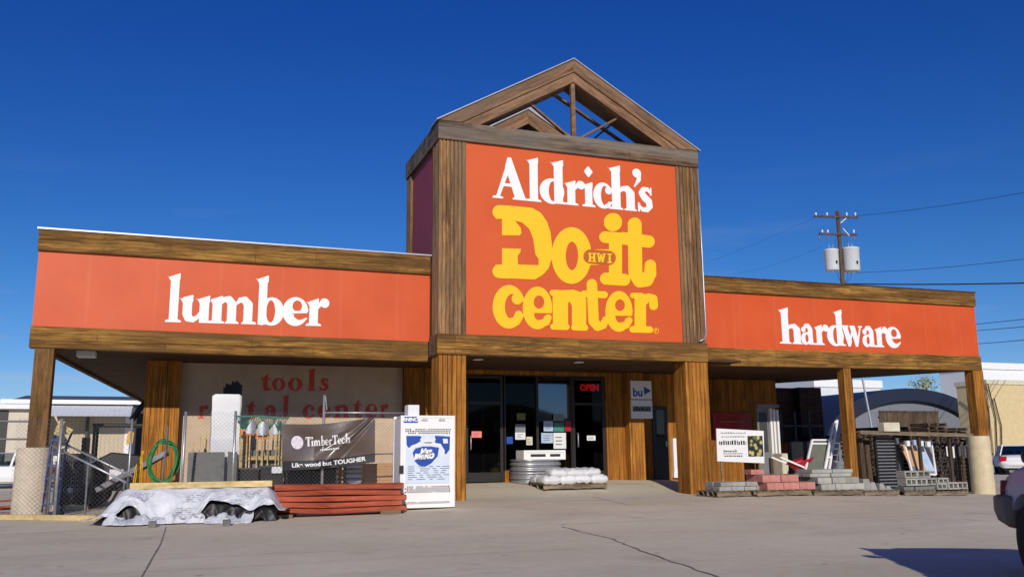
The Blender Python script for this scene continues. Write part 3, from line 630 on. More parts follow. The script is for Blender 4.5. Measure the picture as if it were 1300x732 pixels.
win(xs_[2]-.018,xs_[3],kz,zf); win(xs_[2]-.018,xs_[3],zf+.002,ZT,'film')
# dark side door with frame in the brown wall
dx0,dx1=X(829,YW),X(848,YW)
sdn=part('door',MB().box(dx0,dx1,YW-.05,YW-.003,.25,Z(838,516,YW)),'black',bevel=.01)
part('window',MB().box(dx0+.12,dx1-.12,YW-.06,YW-.052,1.5,2.3),'blackglass',sdn)
part('handle',MB().box(dx1-.1,dx1-.06,YW-.09,YW-.051,1.25,1.4),'galv',sdn)
part('downpipe',MB().box(X(853,YW),X(860,YW),YW-.10,YW-.003,.38,Z(856,556,YW)).box(X(853,YW)-.03,X(860,YW)+.03,YW-.13,YW-.003,.36,.5),'white')
# wall lettering on the shaded back wall
mb=MB(); Yl=YW-.004
serif_word(mb,'tools',[(450,512),(516,592),(606,690),(714,768),(784,842)],0,((450,160),(840,160)),4.483,72,Yl,ox=230,oy=460)
serif_word(mb,'rental',[(94,152),(165,238),(248,340),(365,430),(470,548),(570,616)],0,((94,318),(616,320)),4.483,78,Yl,ox=230,oy=460)
serif_word(mb,'center',[(690,758),(775,850),(868,958),(975,1030),(1046,1116),(1130,1178)],0,((690,318),(1178,312)),4.483,78,Yl,ox=230,oy=460)
part('lettering',mb,'redletter',recalc=False)
# small fittings
part('soffit_lamp',MB().box(X(97,.9,455),X(121,.9,455),.8,1.15,3.23,3.36),'paper',bevel=.01)
for px in (607,735): part('ceiling_lamp',MB().lathe([(.13,-.02),(.12,0),(.0,.0)],(X(px,.2,458),.2,3.345),16),'paper')
# ------------------------------------------------------------------ storefront bits
def top(name,mb,m,loc,label,cat,group=None,**k):
    o=mb.build(name,M[m] if isinstance(m,str) else m,loc=loc,**k); return tag(o,label,cat,group)
def wrect(px0,py0,px1,py1,Y,t=.012):
    a=at(px0,py0,Y);b=at(px1,py1,Y); return MB().box(a[0],b[0],Y-t,Y,b[2],a[2]),(a[0],Y,b[2])
M['pinkp']=plain('pink_paper',rgb(236,130,120),.8); M['tealp']=plain('teal_paper',rgb(40,130,110),.8); M['olivep']=plain('olive_paper',rgb(110,108,70),.8); M['paleb']=plain('pale_blue_paper',rgb(170,190,215),.8); M['creamp']=plain('cream_paper',rgb(206,200,176),.8)
posters=[((598.6,547,611.4,555),'pinkp','small salmon pink notice taped to the left glass door'),
((654,538,667,548),'ink2','grey notice taped above a white one in the middle of the shop window'),
((654,548.4,667,557.5),'paper','white notice taped just below the grey one in the middle of the shop window'),
((643,554,651,563),'blueprint','small blue notice low on the middle window next to the left door'),
((668,554,676,564.5),'creamp','small cream notice low on the window right of the blue one'),
((656,524,667,533),'olivep','olive notice highest in the middle window'),
((690,534,702,547),'paleb','pale blue-grey flyer left of the green flyer on the window'),
((702.4,535.5,716,547.5),'tealp','green flyer in the group of flyers beside the right door'),
((702.4,525,716,534),'ink2','dark framed flyer above the green flyer'),
((716.6,534,725,547),'red_p','red flyer at the right end of the flyers on the window'),
((687,549,702,562),'paleb','pale blue flyer in the lower row of flyers on the window'),
((702.4,549,718.7,569),'paper','largest white sheet taped low on the window above the grey tanks'),
((745,552.5,756,558.7),'paper','white notice stuck on the black right glass door')]
for (r,m,lb) in posters:
    mb,lc=wrect(*r,YW-.004 if r[0]>640 and r[0]<730 else YW+.02,.006); o=top('notice',mb,m,lc,lb,'notice','notices on the shop glass')
    if m in('paper','paleb','creamp','tealp','pinkp'):
        a=at(r[0],r[1],lc[1]);b=at(r[2],r[3],lc[1]); k=MB(); W=b[0]-a[0];H=a[2]-b[2]
        for i in range(3): k.box(a[0]+W*.15,a[0]+W*random.uniform(.5,.85),lc[1]-.010,lc[1]-.0065,a[2]-H*(.25+.22*i),a[2]-H*(.32+.22*i))
        k.build('print',M['ink2'],o)
# neon sign
n=thing('neon_sign',tuple(at(748,492,YW+.2)),'red glowing neon OPEN sign hanging inside above the right door','sign')
c=at(748,492,YW+.2); mb=MB(); put_text(mb,'OPEN',.24,(c[0],c[1]-.02,c[2]),bold=.012,sx=.95); mb.build('lettering',M['neon'],n,recalc=False)
mb=MB(); mb.tube([(c[0]+.38*math.cos(t),c[1],c[2]+.15*math.sin(t)) for t in np.linspace(0,2*math.pi,33)],.007,6,False); mb.build('ring',M['blue_p'],n)
mb=MB().box(c[0]-.3,c[0]+.3,c[1]+.03,c[1]+.05,c[2]-.12,c[2]+.12); mb.build('back_plate',M['black'],n)
# things inside the shop
def at_floor(px,Y): return X(px,Y)
fl=gz(9,3)+.05
sh=thing('shelf_unit',(X(620,6.2),6.2,fl),'dim shelf of goods seen through the left shop window','shelf')
x0,x1=X(612,6.2),X(676,6.2); mb=MB()
for z in (0.1,.7,1.3,1.9): mb.box(x0,x1,6,6.5,fl+z,fl+z+.04)
mb.box(x0-.05,x0,6,6.5,fl,fl+2.1).box(x1,x1+.05,6,6.5,fl,fl+2.1); mb.build('frame',M['galv'],sh)
for i in range(16):
    mt=random.choice(['paper','blueprint','red_p','creamp','paleb','orange_p']); xx=random.uniform(x0+.1,x1-.4); zz=random.choice([.14,.74,1.34,1.94]); ww=random.uniform(.1,.3)
    MB().box(xx,xx+ww,6.02+.01*i*.5,6.2,fl+zz,fl+zz+random.uniform(.15,.4)).build('goods',M[mt],sh)
ct=thing('counter',(X(700,5),5,fl),'dark shop counter behind the flyers on the window','counter'); x0,x1=X(660,5),X(722,5)
MB().box(x0,x1,4.8,5.4,fl,fl+1.0).build('body',M['wall_wood'],ct); MB().box(x0-.05,x1+.05,4.75,5.45,fl+1.002,fl+1.04).build('top',M['darkgrey'],ct)
yb=thing('mop_bucket',(X(629,3.4),3.5,fl),'yellow bucket standing just inside the left glass door','bucket'); c=(X(629,3.5),3.5,fl)
MB().lathe([(.13,0),(.17,.28),(.18,.30),(.15,.30),(.12,.04),(0,.04)],c,16).build('pail',M['yellow_p'],yb,smooth=True)
MB().tube([(c[0]-.17,c[1],fl+.29)]+[(c[0]+.17*math.cos(t),c[1]-.02,fl+.29+.12*math.sin(t)) for t in np.linspace(math.pi,0,9)],.01,6).build('handle',M['black'],yb)
# two signs on the pilaster
s1=thing('wall_sign',tuple(at(813,508,2.66)),'white sign with a blue arrow and lettering, upper of two on the entrance pilaster','sign','signs on the entrance pilaster')
a=at(800,483,2.68);b=at(827,506.5,2.68); MB().box(a[0],b[0],2.65,2.69,b[2],a[2]).build('board',M['paper'],s1)
mb=MB(); put_text(mb,'bu',.32,((a[0]+b[0])/2-.12,2.645,a[2]-.34),bold=.01); mb.build('lettering',M['blueprint'],s1,recalc=False)
mb=MB(); mb.prism([(b[0]-.25,b[2]+.12),(b[0]-.02,b[2]+.24),(b[0]-.25,b[2]+.36)],2.642,2.648,'Y'); mb.build('arrow',M['blueprint'],s1)
s2=thing('wall_sign',tuple(at(813,520,2.66)),'grey sign with a dark line of lettering, lower of two on the entrance pilaster','sign','signs on the entrance pilaster')
a=at(800.5,507.5,2.68);b=at(828,531,2.68); MB().box(a[0],b[0],2.65,2.69,b[2],a[2]).build('board',M['paper'],s2)
mb=MB(); h=(a[2]-b[2]); mb.box(a[0]+.04,b[0]-.04,2.644,2.6495,a[2]-.33*h,a[2]-.62*h); mb.build('dark_band',M['ink2'],s2)
k=MB(); xx=a[0]+.08
while xx<b[0]-.12: w_=random.uniform(.03,.07); k.box(xx,xx+w_,2.638,2.6435,a[2]-.37*h-random.uniform(0,.03),a[2]-.58*h); xx+=w_+.025
k.build('lettering',M['ink'],s2)
# corrugated tanks / window wells with a white box on top
c0=Vector((X(688,2.0),2.0,gz(X(688,2.0),2.0))); tk=thing('window_wells',(c0.x,c0.y,c0.z),'nested stack of ribbed galvanised window wells before the shop window','window wells')
TY=c0.y; xa,xb=X(661,TY,600),X(717,TY,600); zb=gz(c0.x,TY); ztop=Z(688,584,TY); Wd=(xb-xa)
def ribs(u,v):
    z=zb+.02+(ztop-zb-.02)*v; r=1+.045*math.sin(v*5*2*math.pi); t=math.pi*u
    cx=(xa+xb)/2; e=.55; cc,ss=math.cos(t),math.sin(t)
    return (cx-Wd/2*r*math.copysign(abs(cc)**e,cc),TY+.75-.75*r*abs(ss)**e,z)
MB().grid(ribs,28,40).build('ribbed_shell',M['galv'],tk,smooth=True,solid=.02)
def rims(z,gr): 
    return [( (xa+xb)/2-Wd/2*gr*math.copysign(abs(math.cos(t))**.55,math.cos(t)),TY+.75-.75*gr*abs(math.sin(t))**.55,z) for t in np.linspace(0,math.pi,24)]
for v in (.1,.33,.56,.79,.98): MB().tube(rims(zb+.02+(ztop-zb)*v,1.03),.022,8).build('rim',M['galv'],tk,smooth=True)
bx=thing('white_crate',((xa+xb)/2,TY+.3,ztop),'white open-slotted crate resting on the galvanised window wells','crate'); zt2=Z(688,571,TY)
xc0,xc1=X(665,TY,575),X(718,TY,575)
MB().box(xc0,xc1,TY+.0,TY+.04,ztop+.02,ztop+.07).box(xc0,xc1,TY,TY+.04,zt2-.06,zt2).box(xc0,xc0+.07,TY,TY+.04,ztop+.07,zt2-.06).box(xc1-.07,xc1,TY,TY+.04,ztop+.07,zt2-.06).box(xc0+.07,xc1-.07,TY+.02,TY+.03,ztop+.07,zt2-.06).box(xc0,xc1,TY+.04,TY+.6,zt2-.03,zt2).box(xc0,xc0+.05,TY+.04,TY+.6,ztop+.02,zt2-.03).box(xc1-.05,xc1,TY+.04,TY+.6,ztop+.02,zt2-.03).build('frame',M['white'],bx)
MB().box(xc0+.2,xc0+.62,TY+.005,TY+.018,ztop+.10,zt2-.10).box(xc0+.75,xc1-.15,TY+.005,TY+.018,ztop+.10,zt2-.10).build('slot',M['ink'],bx)
# pallets
def pallet(c,L,Dp,label,grp='pallets under the stacks',mat='grey_wood',rot=0,n=5):
    p=thing('pallet',(0,0,0),label,'pallet',grp); 
    for i in range(3):
        y=-Dp/2+.05+(Dp-.1)*i/2; 
        MB().box(-L/2,L/2,y-.02,y+.02,.018,.11).build('stringer',M[mat],p)
    for i in range(7): 
        x=-L/2+.05+(L-.1)*i/6; MB().box(x-.045,x+.045,-Dp/2,Dp/2,.111,.13).build('top_slat',M[mat],p)
    for i in range(3):
        x=-L/2+.05+(L-.1)*i/2; MB().box(x-.045,x+.045,-Dp/2,Dp/2,0,.017).build('bottom_slat',M[mat],p)
    p.location=c; p.rotation_euler=(0,0,rot); return p
# bag pile on a pallet
pc=Vector((X(727,.75),.75,0)); xw=(X(767,pc.y,615)-X(686,pc.y,615)); P0=(pc.x+.08,pc.y+.5,gz(pc.x,pc.y+.3)+.005)
pallet(P0,xw*1.0,1.0,'worn pallet under the white bags by the entrance','pallets under the stacks','grey_wood')
M['bag']=plain('white_poly_bag',rgb(222,222,224),.4,var=.05,scale=8,bump=.25)
def bag(name,c,L,W,H,rz,label,grp,mat='bag',seed=0,cat='bag'):
    r=random.Random(seed); ph=[r.uniform(0,6) for _ in range(6)]
    def f(u,v):
        t=2*math.pi*u; s=-math.pi/2+math.pi*v
        x=math.copysign(abs(math.cos(s))**.45,math.cos(s))*math.copysign(abs(math.cos(t))**.5,math.cos(t)); y=abs(math.cos(s))**.45*math.copysign(abs(math.sin(t))**.5,math.sin(t)); z=math.copysign(abs(math.sin(s))**.9,math.sin(s))
        pin=(max(abs(x)-.75,0)*4)**2*.8
        k=1+.09*math.sin(5*x+ph[0])+.10*math.sin(7*y+ph[1]+3*x)+.05*math.sin(13*x+9*y+ph[4])
        z=z*(1-.75*min(1,pin))*k; y=y*(1+.12*pin)
        return (x*L/2,y*W/2,z*H/2+.03*math.sin(9*x+ph[2])*math.sin(6*y+ph[3])*H)
    o=MB().grid(f,36,18).build(name,M[mat],loc=(0,0,0),smooth=True); tag(o,label,cat,grp); o.location=c; o.rotation_euler=(r.uniform(-.05,.05),r.uniform(-.05,.05),rz); return o
zt=P0[2]+.13; k=0
places=['left front','centre front','right front','left rear','right rear']
for lay in range(2):
    n_=4 if lay==0 else 3
    for i in range(n_):
        for j in range(2):
            if lay==1 and j==1 and i==0: continue
            Wb=xw/n_ if lay==0 else xw/4
            cx=P0[0]-xw/2+Wb*(i+.5)+(0 if lay==0 else xw/8+random.uniform(-.05,.05)); cy=P0[1]+(-.27 if j==0 else .25)
            lb='white filled bag by the entrance, %s layer, %s row, %s from the left'%(('bottom','top')[lay],('front','back')[j],('first','second','third','fourth')[i])
            bag('bag',(cx,cy,zt+.10+lay*.17),.62,Wb*1.18,.22,math.pi/2+random.uniform(-.12,.12),lb,'white bags piled on the pallet by the entrance',seed=k); k+=1
# ------------------------------------------------------------------ tall cage with the blue poster
cg=gnd(544,646); CY=cg.y; x0,x1=X(507.5,CY,640),X(577.5,CY,640); z0=gz(cg.x,CY); z1=Z(543,527,CY)
cage=thing('cylinder_cage',((x0+x1)/2,CY+.3,z0),'tall white gas bottle cage with a blue poster before the left tower post','cage')
f=MB(); t=.05
for a_ in (x0,x1-t):
    for y_ in (CY,CY+.62): f.box(a_,a_+t,y_,y_+t,z0+.03,z1)
f.box(x0+t,x1-t,CY,CY+t,z1-t,z1).box(x0+t,x1-t,CY,CY+t,z0+.03,z0+.1).box(x0+t,x1-t,CY+.62,CY+.67,z1-t,z1).box(x0+t,x1-t,CY+.62,CY+.67,z0+.03,z0+.1)
f.build('frame',M['white'],cage,bevel=.006)
MB().box(x0+t,x1-t,CY+t,CY+.62,z1-.03,z1-.004).box(x0+.01,x0+.03,CY+t,CY+.62,z0+.1,z1-.05).box(x1-.03,x1-.01,CY+t,CY+.62,z0+.1,z1-.05).box(x0+t,x1-t,CY+.63,CY+.65,z0+.1,z1-t).box(x0+t,x1-t,CY+t,CY+.62,z0+.05,z0+.09).build('panel',M['white'],cage)
def CZ(py): return Z(543,py,CY)
def CX(px): return X(px,CY,580)
d=MB().box(x0+t,x1-t,CY+.012,CY+.03,z0+.1,z1-t); dr=d.build('door',M['white'],cage)
# perforated bands (rows of small holes)
hb=MB()
for (ya,yb_) in ((543.5,550.5),(616,625),(636,642)):
    rows=3 if ya<600 else 4; 
    for r_ in range(rows):
        z=CZ(ya+(yb_-ya)*(r_+.5)/rows); xx=x0+.09; hh=abs(CZ(ya)-CZ(yb_))/rows*.42
        while xx<x1-.1:
            w_=.045*random.uniform(.6,1.1)
            if random.random()<.93: hb.add([(xx+w_/2+w_/2*.9*math.cos(q_),CY+.009,z+hh*math.sin(q_)) for q_ in np.linspace(0,2*math.pi,9)[:-1]],[tuple(range(8))])
            xx+=w_*1.25
hb.build('perforation',M['ink'],dr,recalc=False)
M['posterbase']=plain('pale_poster_base',rgb(208,220,236),.5,var=.06,scale=3)
pb=MB().box(CX(515),CX(571),CY+.001,CY+.0075,CZ(613),CZ(551.5)); pbo=pb.build('poster',M['posterbase'],dr)
def poly_on(pts,y,m,name,par,s=4.575,ox=490,oy=500):
    k=MB(); P=[at(ox+a/s,oy+b/s,y) for a,b in pts]; k.add([tuple(p) for p in P],[tuple(range(len(P)))]); return k.build(name,M[m],par,recalc=False)
poly_on([(118,242),(200,242),(215,262),(170,292),(148,332),(120,296)],CY-.002,'blueprint','blue_field',pbo)
poly_on([(285,240),(372,246),(370,320),(348,350),(332,330),(326,300),(285,280)],CY-.002,'blueprint','blue_field',pbo)
poly_on([(155,340),(170,315),(215,303),(262,303),(308,310),(300,360),(262,402),(225,422),(190,412),(168,390)],CY-.002,'blueprint','blue_oval',pbo)
poly_on([(120,325),(150,297),(200,280),(260,278),(318,288),(342,328),(326,376),(320,330),(304,306),(260,298),(212,299),(168,311),(150,336)],CY-.004,'paper','swirl',pbo)
poly_on([(198,262),(206,252),(222,262),(232,256),(236,244),(250,244),(254,256),(264,262),(282,252),(290,262),(280,276),(262,284),(226,284),(206,276)],CY-.004,'paper','emblem',pbo)
poly_on([(330,258),(358,258),(360,285),(334,285)],CY-.005,'paper','label_patch',pbo)
mb=MB(); c=at(490+232/4.575,500+332/4.575,CY-.012); put_text(mb,'blue',.13,tuple(c),shear=.3,bold=.012,rot=.05)
c=at(490+220/4.575,500+361/4.575,CY-.012); put_text(mb,'RHINO',.125,tuple(c),shear=.3,bold=.014,rot=.05,sx=.95); mb.build('lettering',M['white'],pbo,recalc=False)
k=MB()
for i in range(7):
    zz=CZ(592+i*2.7); xx=CX(518)
    while xx<CX(566):
        w_=random.uniform(.06,.2); k.box(xx,xx+w_,CY-.003,CY,zz,zz+.014); xx+=w_+random.uniform(.03,.12)
k.build('small_print',M['ink2'],pbo)
poly_on([(103,130),(178,130),(190,146),(184,165),(103,165)],CY-.002,'blueprint','logo_plate',cage)
mb=MB(); c=at(490+142/4.575,500+148/4.575,CY-.005); put_text(mb,'RHINO',.095,tuple(c),shear=.2,bold=.005,sx=1.0); mb.build('logo_lettering',M['white'],cage,recalc=False)
k=MB()
for px in (538,560):
    c=at(px+1,533,CY-.003)
    for i_ in range(5): k.box(c[0]-.06+i_*.026,c[0]-.045+i_*.026,c[1]-.001,c[1],c[2]-.02,c[2]+.02+.01*(i_%2))
k.build('header_lettering',M['midgrey'],cage,recalc=False)
MB().box(x0-.02,x0+.06,CY-.03,CY+.0,CZ(600),CZ(590)).build('latch',M['black'],cage)
bxo,_=wrect(516,514,530,526,CY+.3); a=at(516,514,CY+.25);b=at(530,526.5,CY+.25)
top('carton',MB().box(a[0],b[0],CY+.1,CY+.4,z1+.001,a[2]),'paper',((a[0]+b[0])/2,CY+.25,z1),'small white carton sitting on top of the tall white cage','box',bevel=.005)
# ------------------------------------------------------------------ red lumber stack
ra=gnd(333,659); rb=gnd(508,652)
def along(a,b,t): return a.lerp(b,t)
dirv=(rb-ra); dirv.z=0; Lr=dirv.length; ang=math.atan2(dirv.y,dirv.x)
zt_r=Z(420,614,(ra.y+rb.y)/2)-gz(2.5,-2.6); 
def place(o,c,rz): o.location=c; o.rotation_euler=(0,0,rz)
mid=(ra+rb)/2; nrm=Vector((-math.sin(ang),math.cos(ang),0))
for i,t in enumerate((.14,.93)):
    o=MB().box(-.18,.18,-.02,.75,0,.07).build('runner',M['grey_wood'],loc=(0,0,0)); tag(o,'short timber runner under the %s end of the red boards'%('left','right')[i],'timber','runners under the red boards'); p=ra.lerp(rb,t); place(o,(p.x,p.y,gz(p.x,p.y)),ang)
nl=5; hz_=(zt_r-.07)/nl; words=['lowest','second lowest','middle','second highest','topmost']; cols=['front','second row from the front','third row from the front','rear']
for L_ in range(nl):
    for j in range(4):
        sh_=[0.02,-.03,.05,.0,.06][L_]+random.uniform(-.03,.03); ln=Lr*([1.03,1.02,.99,.97,.95][L_]); 
        a_=random.uniform(-.02,.02) if j==0 else 0
        seg=MB(); nseg=10; wp=random.uniform(-.03,.03)
        for i in range(nseg):
            xa_,xb_=-ln/2+ln*i/nseg,-ln/2+ln*(i+1)/nseg; za=wp*math.cos(3*xa_/ln*2)*.6; zb_=wp*math.cos(3*xb_/ln*2)*.6
            seg.hexa([(xa_,-.075,za),(xb_,-.075,zb_),(xb_,.075,zb_),(xa_,.075,za),(xa_,-.075,hz_*.86+za),(xb_,-.075,hz_*.86+zb_),(xb_,.075,hz_*.86+zb_),(xa_,.075,hz_*.86+za)])
        import bmesh
        o=seg.build('board',M['red_lumber'],loc=(0,0,0)); b_=bmesh.new(); b_.from_mesh(o.data); bmesh.ops.remove_doubles(b_,verts=b_.verts,dist=1e-5); b_.to_mesh(o.data); b_.free()
        q_=o.modifiers.new('b','BEVEL'); q_.width=.006; q_.limit_method='ANGLE'
        tag(o,'%s red-stained board of the pile beside the white cage, %s'%(words[L_],cols[j]),'board','red boards stacked in a pile')
        c=mid+nrm*(.10+j*.17+(random.uniform(-.02,.03) if j==0 else 0))+Vector((math.cos(ang),math.sin(ang),0))*(sh_+.05)
        place(o,(c.x,c.y,gz(mid.x,mid.y)+.071+L_*hz_),ang+a_)
# ------------------------------------------------------------------ wrapped lumber pile on the left
ta=gnd(130,667); tb=gnd(338,661); dv=tb-ta; dv.z=0; LT=dv.length; an=math.atan2(dv.y,dv.x); ex=Vector((math.cos(an),math.sin(an),0)); ey=Vector((-ex.y,ex.x,0)); gzT=gz((ta.x+tb.x)/2,ta.y)
HT=Z(240,621,ta.y+.25)-gzT
def T(u,v,z): p=ta+ex*u+ey*v; return (p.x,p.y,gzT+z)
pile=thing('covered_pile',T(LT/2,.6,0),'low lumber pile hidden under a draped white house-wrap sheet beside the fence','pile')
k=MB()
for L_ in range(5):
    for j in range(5): 
        u0=random.uniform(.15,.3); u1=LT-random.uniform(.1,.35); v0=.28+j*.2
        k.hexa([T(u0,v0,.05+L_*(HT-.1)/5),T(u1,v0,.05+L_*(HT-.1)/5),T(u1,v0+.18,.05+L_*(HT-.1)/5),T(u0,v0+.18,.05+L_*(HT-.1)/5),T(u0,v0,.03+(L_+1)*(HT-.1)/5),T(u1,v0,.03+(L_+1)*(HT-.1)/5),T(u1,v0+.18,.03+(L_+1)*(HT-.1)/5),T(u0,v0+.18,.03+(L_+1)*(HT-.1)/5)])
k.build('timbers',M['grey_wood'],pile)
def nz1(x,y,s=0): return math.sin(x*3.1+s)*.5+math.sin(x*7.7+y*2.3+s*2)*.3+math.sin(x*17+y*5+s)*.15+math.sin(y*13+x*4)*.12
def hem(u):   # height of the ragged front hem over the ground along the pile
    t=u/LT; h=.06+.05*nz1(u*1.3,0,1)
    h+=.22*math.exp(-((t-.16)/.07)**2)+.26*sm((t-.55)/.12)*(1-.5*sm((t-.8)/.1))+.1*sm((t-.9)/.1)
    return max(.0,h)
def sheet(off,hm,uext,seed,bulge=.0):
    def f(a,b):
        u=-uext+(LT+2*uext)*a
        endL=sm((u+.28)/.62); endR=sm((LT+.25-u)/.30)
        H=HT*(.10+.90*endL)*(.35+.65*endR)
        # arclength along cross section: back bottom -> top -> front hem
        s=b
        if s<.2: v=1.45; z=H*(s/.2)
        elif s<.5: v=1.45-(1.45-.22)*(s-.2)/.3; z=H+.008*nz1(u,v,seed)
        else:
            q=(s-.5)/.5; hz=min(hm(u),H*.9); z=H-(H-hz)*q; v=.22-.30*q**.8-.05*math.sin(q*math.pi)
        w1=math.sin(u*6.3+seed+2.6*math.sin(s*4+u*1.3)); w2=math.sin(u*13.7-s*8+seed+1.5*math.sin(u*3)); fold=.06*(1-abs(w1))**1.5*1.6+.03*(1-abs(w2))**2*1.6-.05+.02*nz1(u*2.5,s*4,seed)
        v-=fold*(1 if s>.5 else .25)*(.3+.7*abs(s-.45)); z+=.010*math.sin(u*11+s*7+seed)*(1-.6*s)+off
        # left end tapers into a spread tongue
        return T(u,v+bulge+(1-endL)*.05,max(.012,z))
    return f
q=NT('printed_house_wrap'); co=q.coord(rot=(0,0,0)); cc=q.ramp(q.noise(co,3,5),[(.3,rgb(196,198,206)),(.7,rgb(222,223,228))])
cu=q.coord((1,1,1),kind='UV'); 
brk=q.n('ShaderNodeTexBrick'); brk.inputs['Scale'].default_value=1; brk.inputs['Brick Width'].default_value=.11; brk.inputs['Row Height'].default_value=.085; brk.inputs['Mortar Size'].default_value=.012; brk.offset=.37; q.l(cu,brk.inputs['Vector'])
brk.inputs['Color1'].default_value=g4(1); brk.inputs['Color2'].default_value=g4(.4); brk.inputs['Mortar'].default_value=g4(0)
sp=q.n('ShaderNodeSeparateXYZ'); q.l(cu,sp.inputs[0])
pu=q.math('FRACT',q.math('MULTIPLY',q.math('ADD',sp.outputs[0],q.math('MULTIPLY',sp.outputs[1],.25)),1.35)); pv=q.math('FRACT',q.math('MULTIPLY',sp.outputs[1],1.6))
mk=q.math('MULTIPLY',q.math('LESS_THAN',q.math('ABSOLUTE',q.math('SUBTRACT',pu,.5)),.17),q.math('LESS_THAN',q.math('ABSOLUTE',q.math('SUBTRACT',pv,.5)),.33))
gl=q.math('GREATER_THAN',q.noise(q.coord((1,1,1),kind='UV'),14,1),.40)
mk=q.math('MULTIPLY',q.math('MULTIPLY',mk,gl),brk.outputs['Color']); q.col(q.mix(q.math('MULTIPLY',mk,.6),cc,rgb(66,72,90))); q.b.inputs['Roughness'].default_value=.5; vv=q.n('ShaderNodeTexVoronoi'); vv.feature='DISTANCE_TO_EDGE'; vv.inputs['Scale'].default_value=4.5; q.l(q.coord(),vv.inputs['Vector']); q.bump(q.noise(q.coord(),5,5,.6,1.2),.7,.05); M['wrap']=q.m
def uvgrid(o,nu,nv,su,sv):
    uv=o.data.uv_layers.new(name='UVMap')
    for lp in o.data.loops:
        vi=lp.vertex_index; i,j=divmod(vi,nv+1); uv.data[lp.index].uv=(i/nu*su,j/nv*sv)
nu,nv=170,46
o=MB().grid(sheet(.03,hem,.32,1.0),nu,nv).build('wrap_sheet',M['wrap'],pile,smooth=True,solid=.004,recalc=False); uvgrid(o,nu,nv,LT,2.4)
o=MB().grid(sheet(-.035,lambda u:max(.0,.03+.10*nz1(u*2.1,1,4)),.16,1.0,.05),120,30).build('black_liner',M['black'],pile,smooth=True,solid=.004,recalc=False)
o=MB().grid(lambda a,b:T(LT*.03+LT*.9*a+.03*nz1(a*9,b,3),-.12-.06*nz1(a*14,0,2)-.26*(1-b)*(.55+.45*math.sin(a*9)),max(.012,.02+.12*b*(1+.6*nz1(a*11,b*2,6)))),90,8).build('loose_hem',M['wrap'],pile,smooth=True,solid=.004,recalc=False); uvgrid(o,90,8,3,.2)
# white bunched skirt end and a long yellow board on top
ba=at(166,616.5,ta.y+.22);bb=at(346,613,tb.y+.22)
top('board',MB().bar(Vector(ba)-Vector((0,0,.0)),Vector(bb),.10,.10),'lumber',tuple(ba),'long pale yellow board lying on top of the wrapped lumber pile','board')
for i,px in enumerate((193,288)):
    p=gnd(px,669-(i*2)); top('block',MB().box(p.x-.06,p.x+.06,p.y-.02,p.y+.2,p.z-.005,p.z+.09),'slab',tuple(p),'small grey weight block on the hem of the wrap, %s one'%('left','right')[i],'block','weight blocks on the wrap hem',bevel=.008)
# ground timber at far left
a_=gnd(-30,659);b_=gnd(124,660.5)
top('ground_timber',MB().bar(a_+Vector((0,0,.05)),b_+Vector((0,0,.05)),.11,.1),'lumber',tuple(a_),'yellow square timber lying on the ground in front of the left pier','timber',bevel=.006)
for i,(x,y,r) in enumerate(((3,655,.5),(9,650,.9),(-6,651,.2),(2,645,.7))):
    p=gnd(x,y); o=MB().bar((-.35,0,.03+.045*i),(.35,0,.04+.045*i),.09,.04).build('scrap_board',M['red_lumber'],loc=(0,0,0)); place(o,p,r); tag(o,'short rust-brown board in the heap at the left edge, %s'%('nearest','on the right','furthest left','rear')[i],'board','rusty boards at the left edge')
# ------------------------------------------------------------------ chain link fence
FY=-.42
zr=Z(460,523.5,FY); zl=Z(120,531,FY)
fe=thing('chain_link_fence',(1,FY,0),'chain-link fence along the front of the left wing holding the dark banner','fence')
fx0,fx1=X(14,FY,610),X(513,FY)
def ftop(x): return zl if x<X(228,FY) else zr-.0
gap=(X(165,FY),X(232,FY))
m=MB(); s=.085; zb0=.08
def wires(x0,x1,z0,z1):
    H=z1-z0; x=x0-H
    while x<x1:
        for sg in (1,-1):
            xa=x;xb=x+H; za,zb_=(z0,z1) if sg>0 else (z1,z0)
            t0=max(0,(x0-xa)/(xb-xa)); t1=min(1,(x1-xa)/(xb-xa))
            if t1>t0: m.tube([(xa+(xb-xa)*t0,FY+(.002*sg),za+(zb_-za)*t0),(xa+(xb-xa)*t1,FY+.002*sg,za+(zb_-za)*t1)],.0022,3,False)
        x+=s
wires(fx0,gap[0],zb0-.05,zl); m.build('mesh',M['wire'],fe,recalc=False); m=MB(); wires(X(233,FY),fx1,zb0,zr)
m.build('mesh',M['wire'],fe,recalc=False)
for px,h in ((75,zl),(297,zr+.02),(410,Z(410,501,FY)),(513,Z(513,540,FY)),(165,zl),(233,zr)):
    x=X(px,FY); MB().tube([(x,FY+.03,gz(x,FY)-.02),(x,FY+.03,h)],.03 if px!=165 else .022,10).build('post',M['galv'],fe,smooth=True)
MB().tube([(X(410,FY),FY+.03,zr),(fx1,FY+.03,zr)],.02,8).build('top_rail',M['galv'],fe,smooth=True)
MB().tube([(X(475,FY),FY+.03,Z(480,576,FY)),(fx1,FY+.03,Z(510,575,FY))],.014,8).build('middle_rail',M['steel'],fe,smooth=True)
# barbed arm on the tall post
x=X(410,FY); MB().tube([(x+.02,FY,Z(410,502,FY)),(x+.06,FY,Z(410,520,FY))],.012,6).build('barb_arm',M['galv'],fe)
f2=thing('chain_link_fence',(X(5,3),3,0),'low rail fence beyond the pale pier at the far left edge','fence'); y=3
for py in (534.5,557): MB().tube([(X(-40,y,550),y,Z(0,py,y)),(X(38,y,550),y,Z(30,py,y))],.022,8).build('rail',M['steel'],f2)
MB().tube([(X(36,y),y,-.1),(X(36,y),y,Z(30,533,y))],.03,8).build('post',M['steel'],f2)
